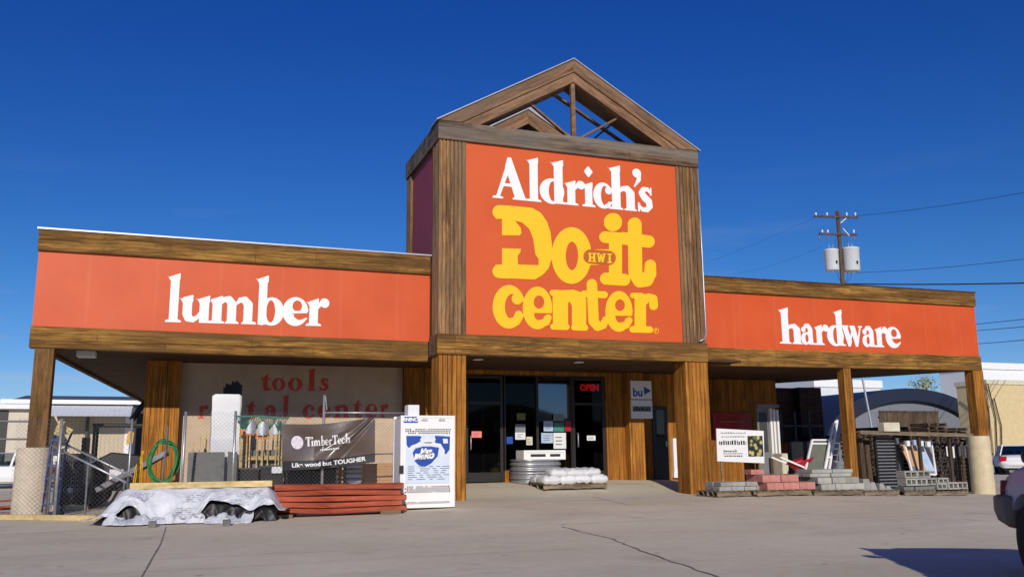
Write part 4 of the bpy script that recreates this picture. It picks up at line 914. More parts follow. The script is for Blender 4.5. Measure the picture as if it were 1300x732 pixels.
# ------------------------------------------------------------------ banner
q=NT('brown_banner_cloth'); q.col(q.ramp(q.noise(q.coord(),1.5,4),[(.3,rgb(84,72,66)),(.7,rgb(104,90,82))])); q.b.inputs['Roughness'].default_value=.28; q.b.inputs['Specular IOR Level'].default_value=.8; q.bump(q.noise(q.coord((1,1,1),(0,R(38),0)),3,6,.6),.25,.03); M['banner']=q.m
BY=FY-.05
def B4(a,b):
    # photo quad of the banner: TL(357,536) TR(476,530) BR(476,586) BL(359,597); sagging top edge
    px=357+119*a+2*b*(1-a); sag=6*math.sin(math.pi*a)*(1-.3*a); pyt=537-8*a+sag*.8; pyb=597-11*a+2*math.sin(math.pi*a)
    py=pyt+(pyb-pyt)*b
    d=abs((1-b)-(a-.35)/.62); c=(a-.35)/.62
    y=BY-.015*math.sin(a*9+b*4)-.02*math.sin(a*5-b*7)
    if 0<c<1.05:
        wd=.035+.12*(1-min(1,c)); dd=(1-b)-c; y+=-.06*math.exp(-(dd/wd)**2)+.045*math.exp(-((dd-wd*1.7)/wd)**2); y+=.012*math.sin(dd/wd*3+c*6)*math.exp(-(dd/(wd*3))**2)
    p=at(px,py,y); return tuple(p)
bn=MB().grid(B4,260,90).build('banner',M['banner'],loc=tuple(at(416,565,BY)),smooth=True,solid=.002,recalc=False); tag(bn,'sagging dark brown vinyl banner with white lettering tied to the chain-link fence','banner')
def onB(a,b,off=.02):
    p=B4(a,b); return (p[0],p[1]-off,p[2])
k=MB().grid(lambda a,b:onB(a,.80+.2*b,.006),260,18); k.build('black_stripe',M['ink'],bn,recalc=False)
k=MB(); cx,cy=.165,.40; n=24
ring=[onB(cx+.065*math.cos(t),cy+.145*math.sin(t),.012) for t in np.linspace(0,2*math.pi,n+1)[:-1]]; k.add([onB(cx,cy,.012)]+ring,[(0,i+1,(i+1)%n+1) for i in range(n)])
M['lilac']=plain('pale_logo_print',rgb(226,216,224),.6,var=.03); lg=k.build('round_logo',M['lilac'],bn,recalc=False)
k=MB()
for i in range(5):
    t=math.radians(36+72*i); 
    pa=[onB(cx+r_*math.cos(t+d_)*1.0,cy+r_*2.2*math.sin(t+d_),.015) for r_,d_ in ((.012,.0),(.055,.16),(.055,.10),(.012,-.06))]; k.add(pa,[(0,1,2,3)])
k.build('logo_line',M['banner'],lg,recalc=False)
def btext(body,a0,a1,b0,b1,ops=None,bold=.02,shear=0,rise=0):
    v,f=text_mb(body,1,shear,bold); xs=[p[0] for p in v];ys=[p[1] for p in v]; x0,x1=min(xs),max(xs);y0,y1=min(ys),max(ys)
    return [onB(a0+(a1-a0)*(p[0]-x0)/(x1-x0), b1-(b1-b0)*(p[1]-y0)/(y1-y0)+rise*(p[0]-x0)/(x1-x0),.022) for p in v],f
k=MB()
word='TimberTech'; 
boxes=[('T',.255,.315,1.0),('i',.312,.342,1),('m',.34,.42,1),('b',.42,.462,1),('e',.462,.502,1),('r',.503,.54,1),('T',.54,.60,1),('e',.598,.636,1),('c',.638,.675,1),('h',.677,.735,1)]
for ch,a0,a1,_ in boxes:
    g_=GL[ch]
    letter_mesh(k,g_[4],(g_[0]-.03,g_[2]-.03,g_[1]+.03,g_[3]+.03),.06,lambda u,v,a0=a0,a1=a1,g_=g_:onB(a0+(a1-a0)*(u-g_[0])/(g_[1]-g_[0]),.485-.128*v,.013))
v,f=btext('Like wood but TOUGHER',.10,.90,.84,.94,bold=.03); k.add(v,f)
for i_ in range(11):
    a_=.41+.019*i_; k.add([onB(a_,.60,.02),onB(a_+.012,.60,.02),onB(a_+.012,.565-.01*(i_%2),.02),onB(a_,.565,.02)],[(0,1,2,3)])
k.build('lettering',M['white'],bn,recalc=False)
# ------------------------------------------------------------------ goods behind the fence
def G(px,Y): x=X(px,Y); return x,gz(x,Y)
Yb=.9
# white wrapped bundle
x0,x1=X(266,Yb),X(304,Yb); za=Z(285,501,Yb)
o=thing('wrapped_bundle',((x0+x1)/2,Yb,0),'tall white plastic-wrapped bundle standing behind the fence','bundle')
def wb(u,v):
    t=2*math.pi*u; cx,cy=(x0+x1)/2,Yb+.25; e=.14; c_,s_=math.cos(t),math.sin(t); r=1+.012*math.sin(v*31+5*u)+.015*math.sin(t*5+v*9)
    return (cx+(x1-x0)/2*math.copysign(abs(c_)**e,c_)*r,cy+.25*math.copysign(abs(s_)**e,s_)*r,gz(cx,cy)+(za-gz(cx,cy))*v+.02*math.sin(t*3)*v)
k=MB().grid(wb,60,50); k.build('wrap',M['bag'],o,smooth=True)
MB().box(x0+.04,x1-.04,Yb+.05,Yb+.45,gz(x0,Yb),za-.02).build('core',M['paper'],o)
# grey slabs leaning
def leaning(name,px0,px1,py,Y,mat,label,cat,grp=None,th=.06,lean=.25,base=None):
    x0,x1=X(px0,Y),X(px1,Y); z0=gz((x0+x1)/2,Y) if base is None else base; z1=Z((px0+px1)/2,py,Y+lean*.8); 
    k=MB().hexa([(x0,Y,z0),(x1,Y,z0),(x1,Y+th,z0),(x0,Y+th,z0),(x0,Y+lean,z1),(x1,Y+lean,z1),(x1,Y+lean+th,z1),(x0,Y+lean+th,z1)])
    return top(name,k,mat,((x0+x1)/2,Y,z0),label,cat,grp,bevel=.006)
leaning('slab',239,286,573.5,.35,'slab','large grey slab leaning behind the fence left of the white bundle','slab','grey slabs behind the fence')
leaning('slab',290,302,573,.5,'slab','narrow grey slab leaning right of the white bundle','slab','grey slabs behind the fence')
leaning('slab',320,336,571,.8,'slab','grey slab standing behind the shovel handles, left one','slab','grey slabs behind the fence')
leaning('slab',338,358,570.5,.8,'slab','grey slab standing behind the shovel handles, right one','slab','grey slabs behind the fence')
# dark bins
for (a,b_,t_,Yq,lb) in ((303,330,594,.25,'black planter trough low behind the fence left of the shovels'),(331,362,591,.25,'black planter trough low behind the fence under the shovels'),(363,396,589,.3,'black wire bin below the left end of the banner'),(396,428,588,.35,'black wire bin below the middle of the banner')):
    x0,x1=X(a,Yq),X(b_,Yq); z0=gz(x0,Yq); z1=Z((a+b_)/2,t_,Yq)
    o=thing('bin',((x0+x1)/2,Yq,z0),lb,'bin','black bins behind the fence')
    MB().hexa([(x0+.04,Yq+.04,z0),(x1-.04,Yq+.04,z0),(x1-.04,Yq+.4,z0),(x0+.04,Yq+.4,z0),(x0,Yq,z1),(x1,Yq,z1),(x1,Yq+.45,z1),(x0,Yq+.45,z1)]).build('tub',M['black'],o,bevel=.01)
    MB().box(x0-.015,x1+.015,Yq-.015,Yq+.02,z1-.03,z1+.01).build('rim',M['darkgrey'],o)
a,b_=at(345,592,.2),at(358,600,.2); top('price_card',MB().box(a[0],b_[0],.19,.2,b_[2],a[2]),'paper',tuple(a),'white card in front of the shovel handles','card')
# garden tools
def tool(px,pyt,Y,kind,head,label,lean=0):
    x,z0=G(px,Y); z1=Z(px,pyt,Y); o=thing('garden_tool',(x,Y,z0),label,'garden tool','garden tools standing in the rack')
    xt=x+lean; hz=z1-.30
    MB().tube([(x,Y,z0+.02),(xt,Y,hz)],.016,8).build('handle',M['lumber'],o,smooth=True)
    if kind=='rake':
        k=MB().box(xt-.2,xt+.2,Y-.02,Y+.02,z1-.04,z1)
        for i in range(9): xx=xt-.19+.38*i/8; k.tube([(xt+(xx-xt)*.15,Y,hz),(xx,Y,z1)],.008,4)
    elif kind=='shovel':
        k=MB().grid(lambda a,b:(xt+(a-.5)*.24*(1-.75*max(0,b-.6)**1.5*3.2*.7),Y-.03*math.cos((a-.5)*3),hz+.30*b),8,8)
    else:
        k=MB().box(xt-.15,xt+.15,Y-.015,Y+.015,z1-.12,z1).tube([(xt,Y,hz),(xt,Y,z1-.1)],.02,6)
    k.build('head',M[head],o,solid=.006 if kind=='shovel' else 0)
M['hgreen']=plain('green_rake_head',rgb(46,106,90),.6,var=.1)
tools=[(309,527,'rake','hgreen','green leaf rake at the left end of the rack'),(317,533,'shovel','galv','pale steel shovel second in the rack'),(326,527,'rake','hgreen','green leaf rake between two pale shovels'),(334,535,'shovel','galv','pale steel shovel in the middle of the rack'),(341,528,'rake','hgreen','green leaf rake right of the middle shovel'),(349,534,'shovel','galv','steel shovel next to the dark banner'),(354,529,'rake','hgreen','green leaf rake nearest the dark banner'),(313,545,'hoe','orange_p','orange-headed hoe at the left of the rack'),(332,550,'hoe','orange_p','orange-headed hoe in the middle of the rack')]
for i,(px,py,kd,hd,lb) in enumerate(tools): tool(px,py,.62+.04*(i%3),kd,hd,lb,random.uniform(-.03,.03))
for i in range(9):
    px=[243,251,258,262,312,321,337,345,352][i]; Y=1.25+.07*(i%4); x,z0=G(px,Y); zt_=Z(px,[560,552,548,557,541,538,545,540,548][i],Y)
    o=thing('garden_tool',(x,Y,z0),'pale wooden tool handle behind the fence, %s of those standing head down'%['first','second','third','fourth','fifth','sixth','seventh','eighth','last'][i],'garden tool','garden tools standing head down')
    MB().tube([(x,Y,z0+.2),(x+random.uniform(-.06,.06),Y+.1,zt_)],.017,7).build('handle',M['lumber'],o,smooth=True); MB().box(x-.1,x+.1,Y-.03,Y+.0,z0,z0+.24).build('head',M['darkgrey'],o)
rk=thing('tool_rack',(X(330,.75),.75,0),'wooden rack bar behind the row of garden tools','rack'); MB().bar((X(305,.8),.8,1.05),(X(358,.8),.8,1.05),.05,.09).build('rail',M['lumber'],rk)
for px in (306,357): MB().box(X(px,.82)-.03,X(px,.82)+.03,.83,.89,0,1.7).build('upright',M['lumber'],rk)
# hose reel post
hx,hz0=G(208,.1); hp=thing('hose_stand',(hx,.1,hz0),'green garden hose hung in loops on a steel stake beside the plywood column','hose')
MB().tube([(hx-.02,.1,hz0),(hx+.05,.1,Z(215,541,.1))],.022,8).build('stake',M['steel'],hp)
k=MB()
for i in range(8):
    r_=random.uniform(.30,.36); cz=Z(208,586,.1)+random.uniform(-.03,.03); yy=.06+.02*i
    p1_,p2_=random.uniform(0,6),random.uniform(0,6); k.tube([(hx+r_*.78*math.cos(t)*(1+.10*math.sin(2*t+p1_))+.03*math.sin(3*t+p2_),yy+.03*math.sin(2*t+p1_),cz+r_*1.32*math.sin(t)*(1+.07*math.sin(3*t+p2_))) for t in np.linspace(0,2*math.pi,36)],.014,6,False)
k.build('coil',M['green'],hp,smooth=True)
# wall-side dark bundle above the white one
x,z=G(290,1.9); o=thing('dark_bundle',(x,1.9,z),'dark plastic rods rising behind the white bundle','bundle')
for i in range(9): xx=X(281+2.6*i,1.9); MB().box(xx-.03,xx+.03,1.85,1.95,z,Z(290,random.uniform(481,492),1.9)).build('rod',M['black'],o)
# bag stacks and kraft board behind the banner's lower edge
M['sack']=plain('pale_sack',rgb(196,196,200),.7,var=.12,scale=12)
for (pxa,pxb,nm) in ((417,430,'left'),(436,460,'right')):
    x0,x1=X(pxa,.7),X(pxb,.7); zz=gz(x0,.7)+.12; n_=0; ztp=Z(448,592,.7)
    while zz<ztp+.15:
        bag('sack',((x0+x1)/2,.75,zz+.05),(x1-x0),.6,.12,0,'pale sack, number %s up in the %s stack under the banner'%(['one','two','three','four','five','six','seven','eight','nine','ten','eleven','twelve'][n_],nm),'pale sacks stacked under the banner','sack',seed=n_+50,cat='sack'); zz+=.105; n_+=1
    pallet(((x0+x1)/2,.75,gz(x0,.7)+.0),x1-x0,.7,'pallet under the %s stack of pale sacks'%nm)
x0,x1=X(461,.9),X(507,.9); z0=gz(x0,.9); zt_=Z(485,588,.9)
kb=thing('board_stack',((x0+x1)/2,.9,z0),'stack of tan boards between the banner and the white cage','boards')
for i in range(12): z_=z0+.08+(zt_-z0-.08)*i/12; MB().box(x0+random.uniform(0,.03),x1-random.uniform(0,.03),.9+random.uniform(-.01,.01),1.9,z_,z_+(zt_-z0-.08)/12*.93).build('sheet',M['kraft'],kb)
MB().box(x0,x0+.08,.95,1.8,z0,z0+.079).box(x1-.08,x1,.95,1.8,z0,z0+.079).build('bearer',M['grey_wood'],kb)
x,z=G(432,.5); top('orange_post',MB().box(x-.05,x+.05,.5,.6,z,Z(432,588,.5)),'post',(x,.5,z),'short orange-brown timber post between the two sack stacks','post')
x,z=G(439,.4); top('black_stake',MB().tube([(x,.4,z),(x,.4,Z(438,585,.4))],.014,6),'black',(x,.4,z),'thin black stake in front of the right sack stack','stake')
# plywood leaning on the lower part of the corner column: lit siding is the column itself
# ------------------------------------------------------------------ left bay: gate, hand truck, crate, loader, conveyor
x,z=G(70,-.1); ht=thing('hand_truck',(x,-.1,z),'blue upright hand truck beside the pale left pier','hand truck')
zt_=Z(76,548,-.1)
for dx in (-.14,.14): MB().tube([(x+dx-.02,-.1,z+.1),(x+dx+.05,-.05,zt_-.25),(x+dx+.12,.05,zt_)],.022,8).build('rail',M['blue_p'],ht,smooth=True)
for i in range(6): h_=z+.25+i*.25; MB().bar((x-.14+.01*i,-.09,h_),(x+.14+.01*i,-.09,h_),.03,.03).build('rung',M['blue_p'],ht)
MB().box(x-.2,x+.2,-.35,-.12,z+.02,z+.045).build('toe_plate',M['steel'],ht)
for dx in (-.2,.2): MB().lathe([(.0,-.03),(.11,-.03),(.12,0),(.11,.03),(0,.03)],(x+dx,.02,z+.12),16,'X').build('wheel',M['tyre'],ht)
MB().box(x-.02,x+.1,-.16,-.13,Z(70,585,-.1),Z(70,578,-.1)).build('tag',M['paper'],ht)
k=MB().bar(at(74,540,-.2),at(91,548,-.2),.03,.11); top('yellow_board',k,'lumber',tuple(at(82,544,-.2)),'short pale board nailed on the top of the left gate post','board')
k=MB().bar(at(72,552,-.18),at(79,534,-.18),.03,.12); top('yellow_board',k,'lumber',tuple(at(76,544,-.18)),'short upright board end behind the slanted one on the gate post','board')
# swung gate of thin bars
gt=thing('gate_frame',tuple(at(110,600,.2)),'steel rail gate slanting down from the left post towards the wrapped pile','gate')
g1=[at(66,565,-.1),at(160,612,-1.0)]; g2=[at(80,562,.1),at(168,604,-.6)]
for g_ in (g1,g2): MB().tube([Vector(g_[0]),Vector(g_[1])],.022,8).build('bar',M['galv'],gt,smooth=True)
for t_ in (.12,.5,.92): MB().tube([Vector(g1[0]).lerp(Vector(g1[1]),t_),Vector(g2[0]).lerp(Vector(g2[1]),t_)],.014,6).build('strut',M['galv'],gt)
for t_ in (.02,.5,.98):
    p=Vector(g1[0]).lerp(Vector(g1[1]),t_); MB().tube([p,Vector((p.x,p.y,gz(p.x,p.y)))],.02,8).build('post',M['steel'],gt)
# dark crate
Yc=2.2; x0,x1=X(72,Yc),X(117,Yc); z0=gz(x0,Yc); z1=Z(95,576,Yc)
cr_=thing('stillage',((x0+x1)/2,Yc,z0),'dark steel mesh stillage of odds and ends in the left bay','crate')
k=MB(); 
for i in range(17):
    xx=x0+(x1-x0)*i/16; k.box(xx-.01,xx+.01,Yc,Yc+.02,z0+.15,z1)
for i in range(7):
    zz=z0+.15+(z1-z0-.15)*i/6; k.box(x0,x1,Yc-.01,Yc,zz-.012,zz+.012)
k.build('front_mesh',M['black'],cr_)
MB().box(x0,x1,Yc+.9,Yc+.93,z0+.15,z1).box(x0,x0+.03,Yc+.02,Yc+.9,z0+.15,z1).box(x1-.03,x1,Yc+.02,Yc+.9,z0+.15,z1).box(x0,x1,Yc+.02,Yc+.9,z0+.13,z0+.16).build('tray',M['darkgrey'],cr_)
MB().box(x0,x1,Yc+.0,Yc+.06,z0+.02,z0+.12).build('skid',M['lumber'],cr_)
for i in range(9):
    c_=(random.uniform(x0+.2,x1-.2),Yc+.12+random.uniform(0,.5),z0+random.uniform(.35,z1-z0-.1)); r_=random.uniform(.08,.16)
    bag('parcel',c_,r_*2.4,r_*2,r_*1.6,random.uniform(0,3),'%s parcel inside the dark stillage'%['pale','dull grey','small whitish','large greyish','crumpled pale','squat grey','rounded pale','tucked-in grey','rear whitish'][i],'parcels in the stillage',random.choice(['ink2','midgrey','sack','darkgrey']),seed=i+90,cat='parcel')
# conveyor beam
cv=thing('conveyor',tuple(at(150,600,.6)),'grey folding conveyor beam slanting up towards the plywood column','conveyor')
ca,cb=Vector(at(122,622,1.2)),Vector(at(213,573,.9))
MB().bar(ca,cb,.10,.12).build('beam',M['steel'],cv,bevel=.01)
MB().bar(ca+Vector((.1,.3,-.04)),cb+Vector((0,.3,-.04)),.05,.08).build('beam',M['darkgrey'],cv)
for t_ in (.1,.3,.5,.7,.9): p=ca.lerp(cb,t_); MB().bar(p,p+Vector((.05,.3,-.02)),.05,.05).build('roller',M['galv'],cv)
p=ca.lerp(cb,.45); MB().tube([p,Vector((p.x+.2,p.y+.1,gz(p.x,p.y)))],.03,8).build('leg',M['black'],cv); MB().tube([p,Vector((p.x-.4,p.y+.1,gz(p.x,p.y)))],.03,8).build('leg',M['black'],cv)
# compact loader (black with yellow arm)
Yl_=3.6; lx=X(154,Yl_); lz=gz(lx,Yl_)
ld=thing('compact_loader',(lx,Yl_,lz),'black compact loader with a yellow arm parked in the left bay','loader')
MB().prism([(lx-.75,lz+.35),(lx+.6,lz+.35),(lx+.75,lz+.75),(lx+.7,lz+1.15),(lx-.2,lz+1.25),(lx-.75,lz+.95)],Yl_-.4,Yl_+.5,'Y').build('chassis',M['black'],ld,bevel=.03)
for dx in (-.5,.45):
    for dy in (-.5,.55): MB().lathe([(0,-.11),(.26,-.11),(.32,-.07),(.32,.07),(.26,.11),(0,.11)],(lx+dx,Yl_+dy,lz+.32),20,'Y').build('wheel',M['tyre'],ld)
for dx,dy in ((-.6,-.35),(-.6,.4),(.5,-.35),(.5,.4)): MB().box(lx+dx-.03,lx+dx+.03,Yl_+dy,Yl_+dy+.06,lz+1.0,lz+1.85).build('cage_post',M['black'],ld)
MB().box(lx-.65,lx+.55,Yl_-.38,Yl_+.48,lz+1.85,lz+1.93).build('cage_roof',M['black'],ld,bevel=.02)
MB().prism([(X(161,Yl_),Z(165,564,Yl_)),(X(169,Yl_),Z(165,563,Yl_)),(X(170,Yl_),Z(165,550,Yl_)),(X(166,Yl_),Z(165,546,Yl_)),(X(162,Yl_),Z(165,550,Yl_))],Yl_-.56,Yl_-.48,'Y').build('arm',M['yellow_p'],ld)
MB().tube([(lx+.2,Yl_-.43,lz+2.0),(lx+.45,Yl_-.43,lz+2.4),(lx+.8,Yl_-.43,lz+2.35),(lx+.9,Yl_-.43,lz+1.9),(lx+.85,Yl_-.43,lz+1.3)],.07,8).build('hose_guard',M['black'],ld,smooth=True)
MB().box(lx-.85,lx-.75,Yl_-.4,Yl_+.5,lz+.6,lz+1.6).build('mast',M['black'],ld)
MB().box(lx-.2,lx+.1,Yl_-.44,Yl_-.41,lz+.6,lz+.85).build('panel',M['paper'],ld)
# yellow straps hanging
sx_,sz=G(175,.2); st_=MB()
for i in range(5): st_.tube([(sx_-.1+.05*i,.2+.02*i,sz+.05),(sx_-.02+.03*i,.2+.02*i,Z(177,592,.2)),(sx_+.12-.01*i,.2,Z(182,572,.2))],.014,5)
top('yellow_rope',st_,'yellow_p',(sx_,.2,sz),'yellow rope hanging in strands left of the plywood column','rope',smooth=True)
k=MB(); p=at(195,575,.1)
# debris by the pier
for i in range(6):
    p=gnd(78+i*9+random.uniform(-3,3),648-i*1.5+random.uniform(-4,2)); o=MB().bar((-.25,0,.03),(.25,0,.05+.03*i%.1),.06,.04).build('offcut',M['black' if i%2 else 'grey_wood'],loc=(0,0,0)); place(o,p,random.uniform(-1,1)); tag(o,'%s offcut on the ground right of the pale pier'%['small grey','dark first','pale second','dark middle','pale further','dark last'][i],'offcut','offcuts behind the ground timber')
# ------------------------------------------------------------------ right wing goods
# hanging sign board on stakes
SY=.55; a=at(909.5,543.5,SY);b=at(970,586,SY)
sg=thing('sign_board',((a[0]+b[0])/2,SY,gz(a[0],SY)),'white printed sign board with a picture, right of the right tower post','sign')
def SB(px,py,off=0): p=at(px,py,SY); return (p[0],SY-off,p[2])
k=MB().hexa([SB(910.8,585,0),SB(970.5,587.5,0),(SB(970.5,587.5)[0],SY+.03,SB(970.5,587.5)[2]),(SB(910.8,585)[0],SY+.03,SB(910.8,585)[2]),SB(909.5,543.5),SB(969.5,546.5),(SB(969.5,546.5)[0],SY+.03,SB(969.5,546.5)[2]),(SB(909.5,543.5)[0],SY+.03,SB(909.5,543.5)[2])])
bd=k.build('board',M['white'],sg)
for px in (915,963): x=X(px,SY+.05); MB().box(x-.02,x+.02,SY+.035,SY+.075,gz(x,SY),Z(px,550,SY)).build('stake',M['grey_wood'],sg)
def s8(zx,zy): return (895+zx/8.13,510+zy/8.13)
def bars(k,x0,x1,y0,y1,n,off=.006,jit=.25):
    xs_l=x0; 
    while xs_l<x1:
        w_=random.uniform(.6,1.3)*(x1-x0)/n; p0=s8(xs_l,y0+random.uniform(0,jit)*(y1-y0)); p1=s8(min(x1,xs_l+w_*.7),y1)
        A=SB(*p0,off);Bq=SB(*p1,off); k.add([(A[0],A[1],A[2]),(Bq[0],A[1],A[2]),(Bq[0],A[1],Bq[2]),(A[0],A[1],Bq[2])],[(0,1,2,3)]); xs_l+=w_
k=MB(); bars(k,145,425,392,440,13,jit=.35); bars(k,190,390,525,535,9); bars(k,190,330,490,515,9,jit=.5); bars(k,200,385,548,562,9); k.build('print',M['ink'],bd,recalc=False)
k=MB(); bars(k,160,420,310,325,12,jit=.5); bars(k,170,420,350,362,10,jit=.4); k.build('faint_print',M['ink2'],bd,recalc=False)
p0,p1=s8(436,348),s8(604,560); A=SB(*p0,.006);Bq=SB(*p1,.006)
q=NT('harvest_picture'); v_=q.n('ShaderNodeTexVoronoi'); v_.inputs['Scale'].default_value=9; q.l(q.coord(),v_.inputs['Vector']); q.col(q.ramp(v_.outputs['Distance'],[(0,rgb(214,196,130)),(.35,rgb(190,170,110)),(.5,rgb(70,80,40)),(.8,rgb(24,32,40))])); M['pic']=q.m
MB().box(A[0],Bq[0],SY-.008,SY-.0005,Bq[2],A[2]).build('picture',M['pic'],bd)
# shaded red banner on the back wall
YB=YR-.05
a=at(904,523,YB);b=at(955,556,YB); rbn=MB().grid(lambda u,v:(a[0]+(b[0]-a[0])*u,YB-.01-.012*math.sin(u*9+v*3),a[2]+(b[2]-a[2])*v-.02*math.sin(u*3.1)*(1-v)),20,8).build('red_banner',M['red_p'],loc=tuple(a),solid=.003,recalc=False); tag(rbn,'dark red banner hanging in the shade on the back wall behind the white sign board','banner')
k=MB(); k.box(a[0]+.25,b[0]-.25,YB-.045,YB-.04,a[2]-.32,a[2]-.27); k.build('stripe',M['badge'],rbn)
# grey panels / white gutters standing
Yg=3.4
x0,x1=X(964,Yg),X(978,Yg); zt_=Z(975,517,Yg); z0=gz(x0,Yg)
dn=thing('door_slab',((x0+x1)/2,Yg,z0),'grey door slab standing upright in the shade behind the white sign board','door')
MB().box(x0,x1,Yg,Yg+.05,z0,zt_).build('slab',M['midgrey'],dn,bevel=.005); MB().box(x0+.06,x1-.06,Yg-.008,Yg-.001,z0+1.1,zt_-.15).build('recess',M['darkgrey'],dn)
wp=thing('gutter_bundle',(X(984,Yg),Yg,z0),'bundle of tall white gutters, shaded above and sunlit below, right of the grey door slab','gutters')
for i,px in enumerate((979.5,983.5,988)):
    xx=X(px,Yg); MB().box(xx,xx+.07,Yg-.05,Yg+.05,z0+.2,Z(984,518+i,Yg)).build('gutter',M['white'],wp)
MB().box(X(976,Yg),X(992,Yg),Yg-.1,Yg+.1,z0,z0+.3).build('base',M['brown_wood'],wp)
MB().box(X(963,Yg),X(991,Yg),Yg-.08,Yg+.08,zt_,zt_+.09).build('top_rail',M['midgrey'],wp)
# block stacks
def blocks(px0,px1,rows,Y0,mat,bw,bh,bd,label,grp,z0,nm='concrete_block',holes=False,depth=2,skip=None):
    x0=X(px0,Y0,615); x1=X(px1,Y0,615); n=0; ords=['first','second','third','fourth','fifth','sixth','seventh','eighth','ninth','tenth','eleventh','twelfth']
    for r,(fa,fb) in enumerate(rows):
        xa,xb=x0+(x1-x0)*fa,x0+(x1-x0)*fb; m_=max(1,int(round((xb-xa)/bw))); w_=(xb-xa)/m_
        for i in range(m_):
            for d in range(depth):
                if d and not (r==len(rows)-1 or i in(0,m_-1)): continue
                cx=xa+w_*(i+.5); cy=Y0+bd/2+d*(bd+.01); k=MB(); hw=w_/2-.006; zz=z0+r*bh
                if holes and d==0:
                    # face with two cores: build as web pieces
                    t_=.04; k.box(-hw,hw,-bd/2,bd/2,0,t_).box(-hw,hw,-bd/2,bd/2,bh-.006-t_,bh-.006)
                    for e_ in (-hw,-t_/2,hw-t_): k.box(e_,e_+t_,-bd/2,bd/2,t_,bh-.006-t_)
                else: k.box(-hw,hw,-bd/2,bd/2,0,bh-.006)
                o=k.build(nm,M[mat],loc=(0,0,0),bevel=.006)
                o.location=(cx+random.uniform(-.01,.01),cy+random.uniform(-.03,.03),zz); o.rotation_euler=(0,0,random.uniform(-.04,.04))
                tag(o,label+', %s from left, %s course%s'%(ords[min(i,11)],ords[min(r,11)],', back' if d else ''),'block',grp); n+=1
pa=gnd(905,630); pb_=gnd(1140,629); 
def pal(px0,px1,Y,label,z=None):
    x0,x1=X(px0,Y,625),X(px1,Y,625); zz=gz((x0+x1)/2,Y)+.003; pallet(((x0+x1)/2,Y+.45,zz),x1-x0,.95,label); return zz+.132
Yp=gnd(945,630).y; z_=pal(911,957,Yp,'weathered pallet under the left grey flagstones')
blocks(913,978,[(0,.97),(.02,1)],Yp+.1,'block',.34,.10,.3,'flat grey flagstone on the leftmost pallet','grey flagstones on the leftmost pallet',z_,depth=2)
k=0
for i in range(5):
    p=gnd(907+i*5,625+i%2*3); o=MB().bar((-.3,0,.03),(.3,0,.05),.07,.03).build('plank_scrap',M['grey_wood'],loc=(0,0,0)); place(o,p,-.6+.35*i); tag(o,'%s weathered plank scrap at the right tower post foot'%['thin','crooked','split','short','slanting'][i],'plank','plank scraps by the right tower post')
Yp=gnd(1000,629).y; z_=pal(962,1030,Yp,'weathered pallet under the pink blocks')
blocks(975,1036,[(0,1.0)],Yp+.05,'pinkblock',.40,.17,.32,'lower pink block on the second pallet','pink blocks on the second pallet',z_)
blocks(969,1015,[(0,1.0)],Yp+.15,'pinkblock',.40,.17,.32,'upper pink block on the second pallet','pink blocks on the second pallet',z_+.172)
blocks(955,972,[(0,1)],Yp+.4,'pinkblock',.40,.12,.32,'thin topmost pink block at the stack left','pink blocks on the second pallet',z_+.345,depth=1)
Yp=gnd(1065,629).y; z_=pal(1034,1096,Yp,'weathered pallet under the tall grey block stack')
blocks(1043,1098,[(0,1.0),(-.05,.88)],Yp+.05,'block',.40,.15,.32,'smooth grey block in the tallest grey stack','grey blocks on the third pallet',z_)
blocks(1030,1084,[(0,.95),(.05,1.0)],Yp+.25,'block',.50,.09,.32,'thin grey slab on top of the tallest grey stack','grey blocks on the third pallet',z_+.302)
Yp=gnd(1118,629).y; z_=pal(1098,1142,Yp,'weathered pallet under the broken end of the grey blocks')
for i,(px,w_,h_) in enumerate(((1093,.18,.3),(1106,.3,.28),(1114,.2,.2),(1125,.22,.16),(1133,.18,.1))):
    x=X(px,Yp,620); o=MB().hexa([(-w_/2,0,0),(w_/2,0,0),(w_/2,.3,0),(-w_/2,.3,0),(-w_*.35,.02,h_),(w_*.2,.02,h_),(w_*.2,.28,h_),(-w_*.35,.28,h_)]).build('edging_stone',M['block'],loc=(0,0,0),bevel=.01); o.location=(x,Yp+.1,z_); tag(o,'tapered grey edging stone right of the tall stack, %s from left'%['first','second','third','fourth','last'][i],'block','edging stones right of the grey stack')
Yp=gnd(1190,629).y-.0; z_=pal(1149,1188,Yp,'brown skid under the left part of the hollow blocks'); z2=pal(1189,1229,Yp,'brown skid under the right part of the hollow blocks')
blocks(1148,1188,[(0,1.0)],Yp+.12,'slab',.40,.10,.32,'dark grey paver under the hollow blocks','grey pavers under the hollow blocks',z_,depth=1)
blocks(1190,1230,[(0,1.0)],Yp+.06,'block',.40,.19,.32,'hollow block of the bottom right row','hollow blocks by the right pier',z_,holes=True,depth=1)
blocks(1150,1205,[(0,1.0)],Yp+.10,'block',.40,.19,.32,'hollow concrete block of the middle row','hollow blocks by the right pier',z_+.12,holes=True,depth=1)
blocks(1150,1184,[(0,1.0)],Yp+.16,'block',.40,.19,.32,'hollow concrete block of the top row','hollow blocks by the right pier',z_+.31+.002,holes=True,depth=1)
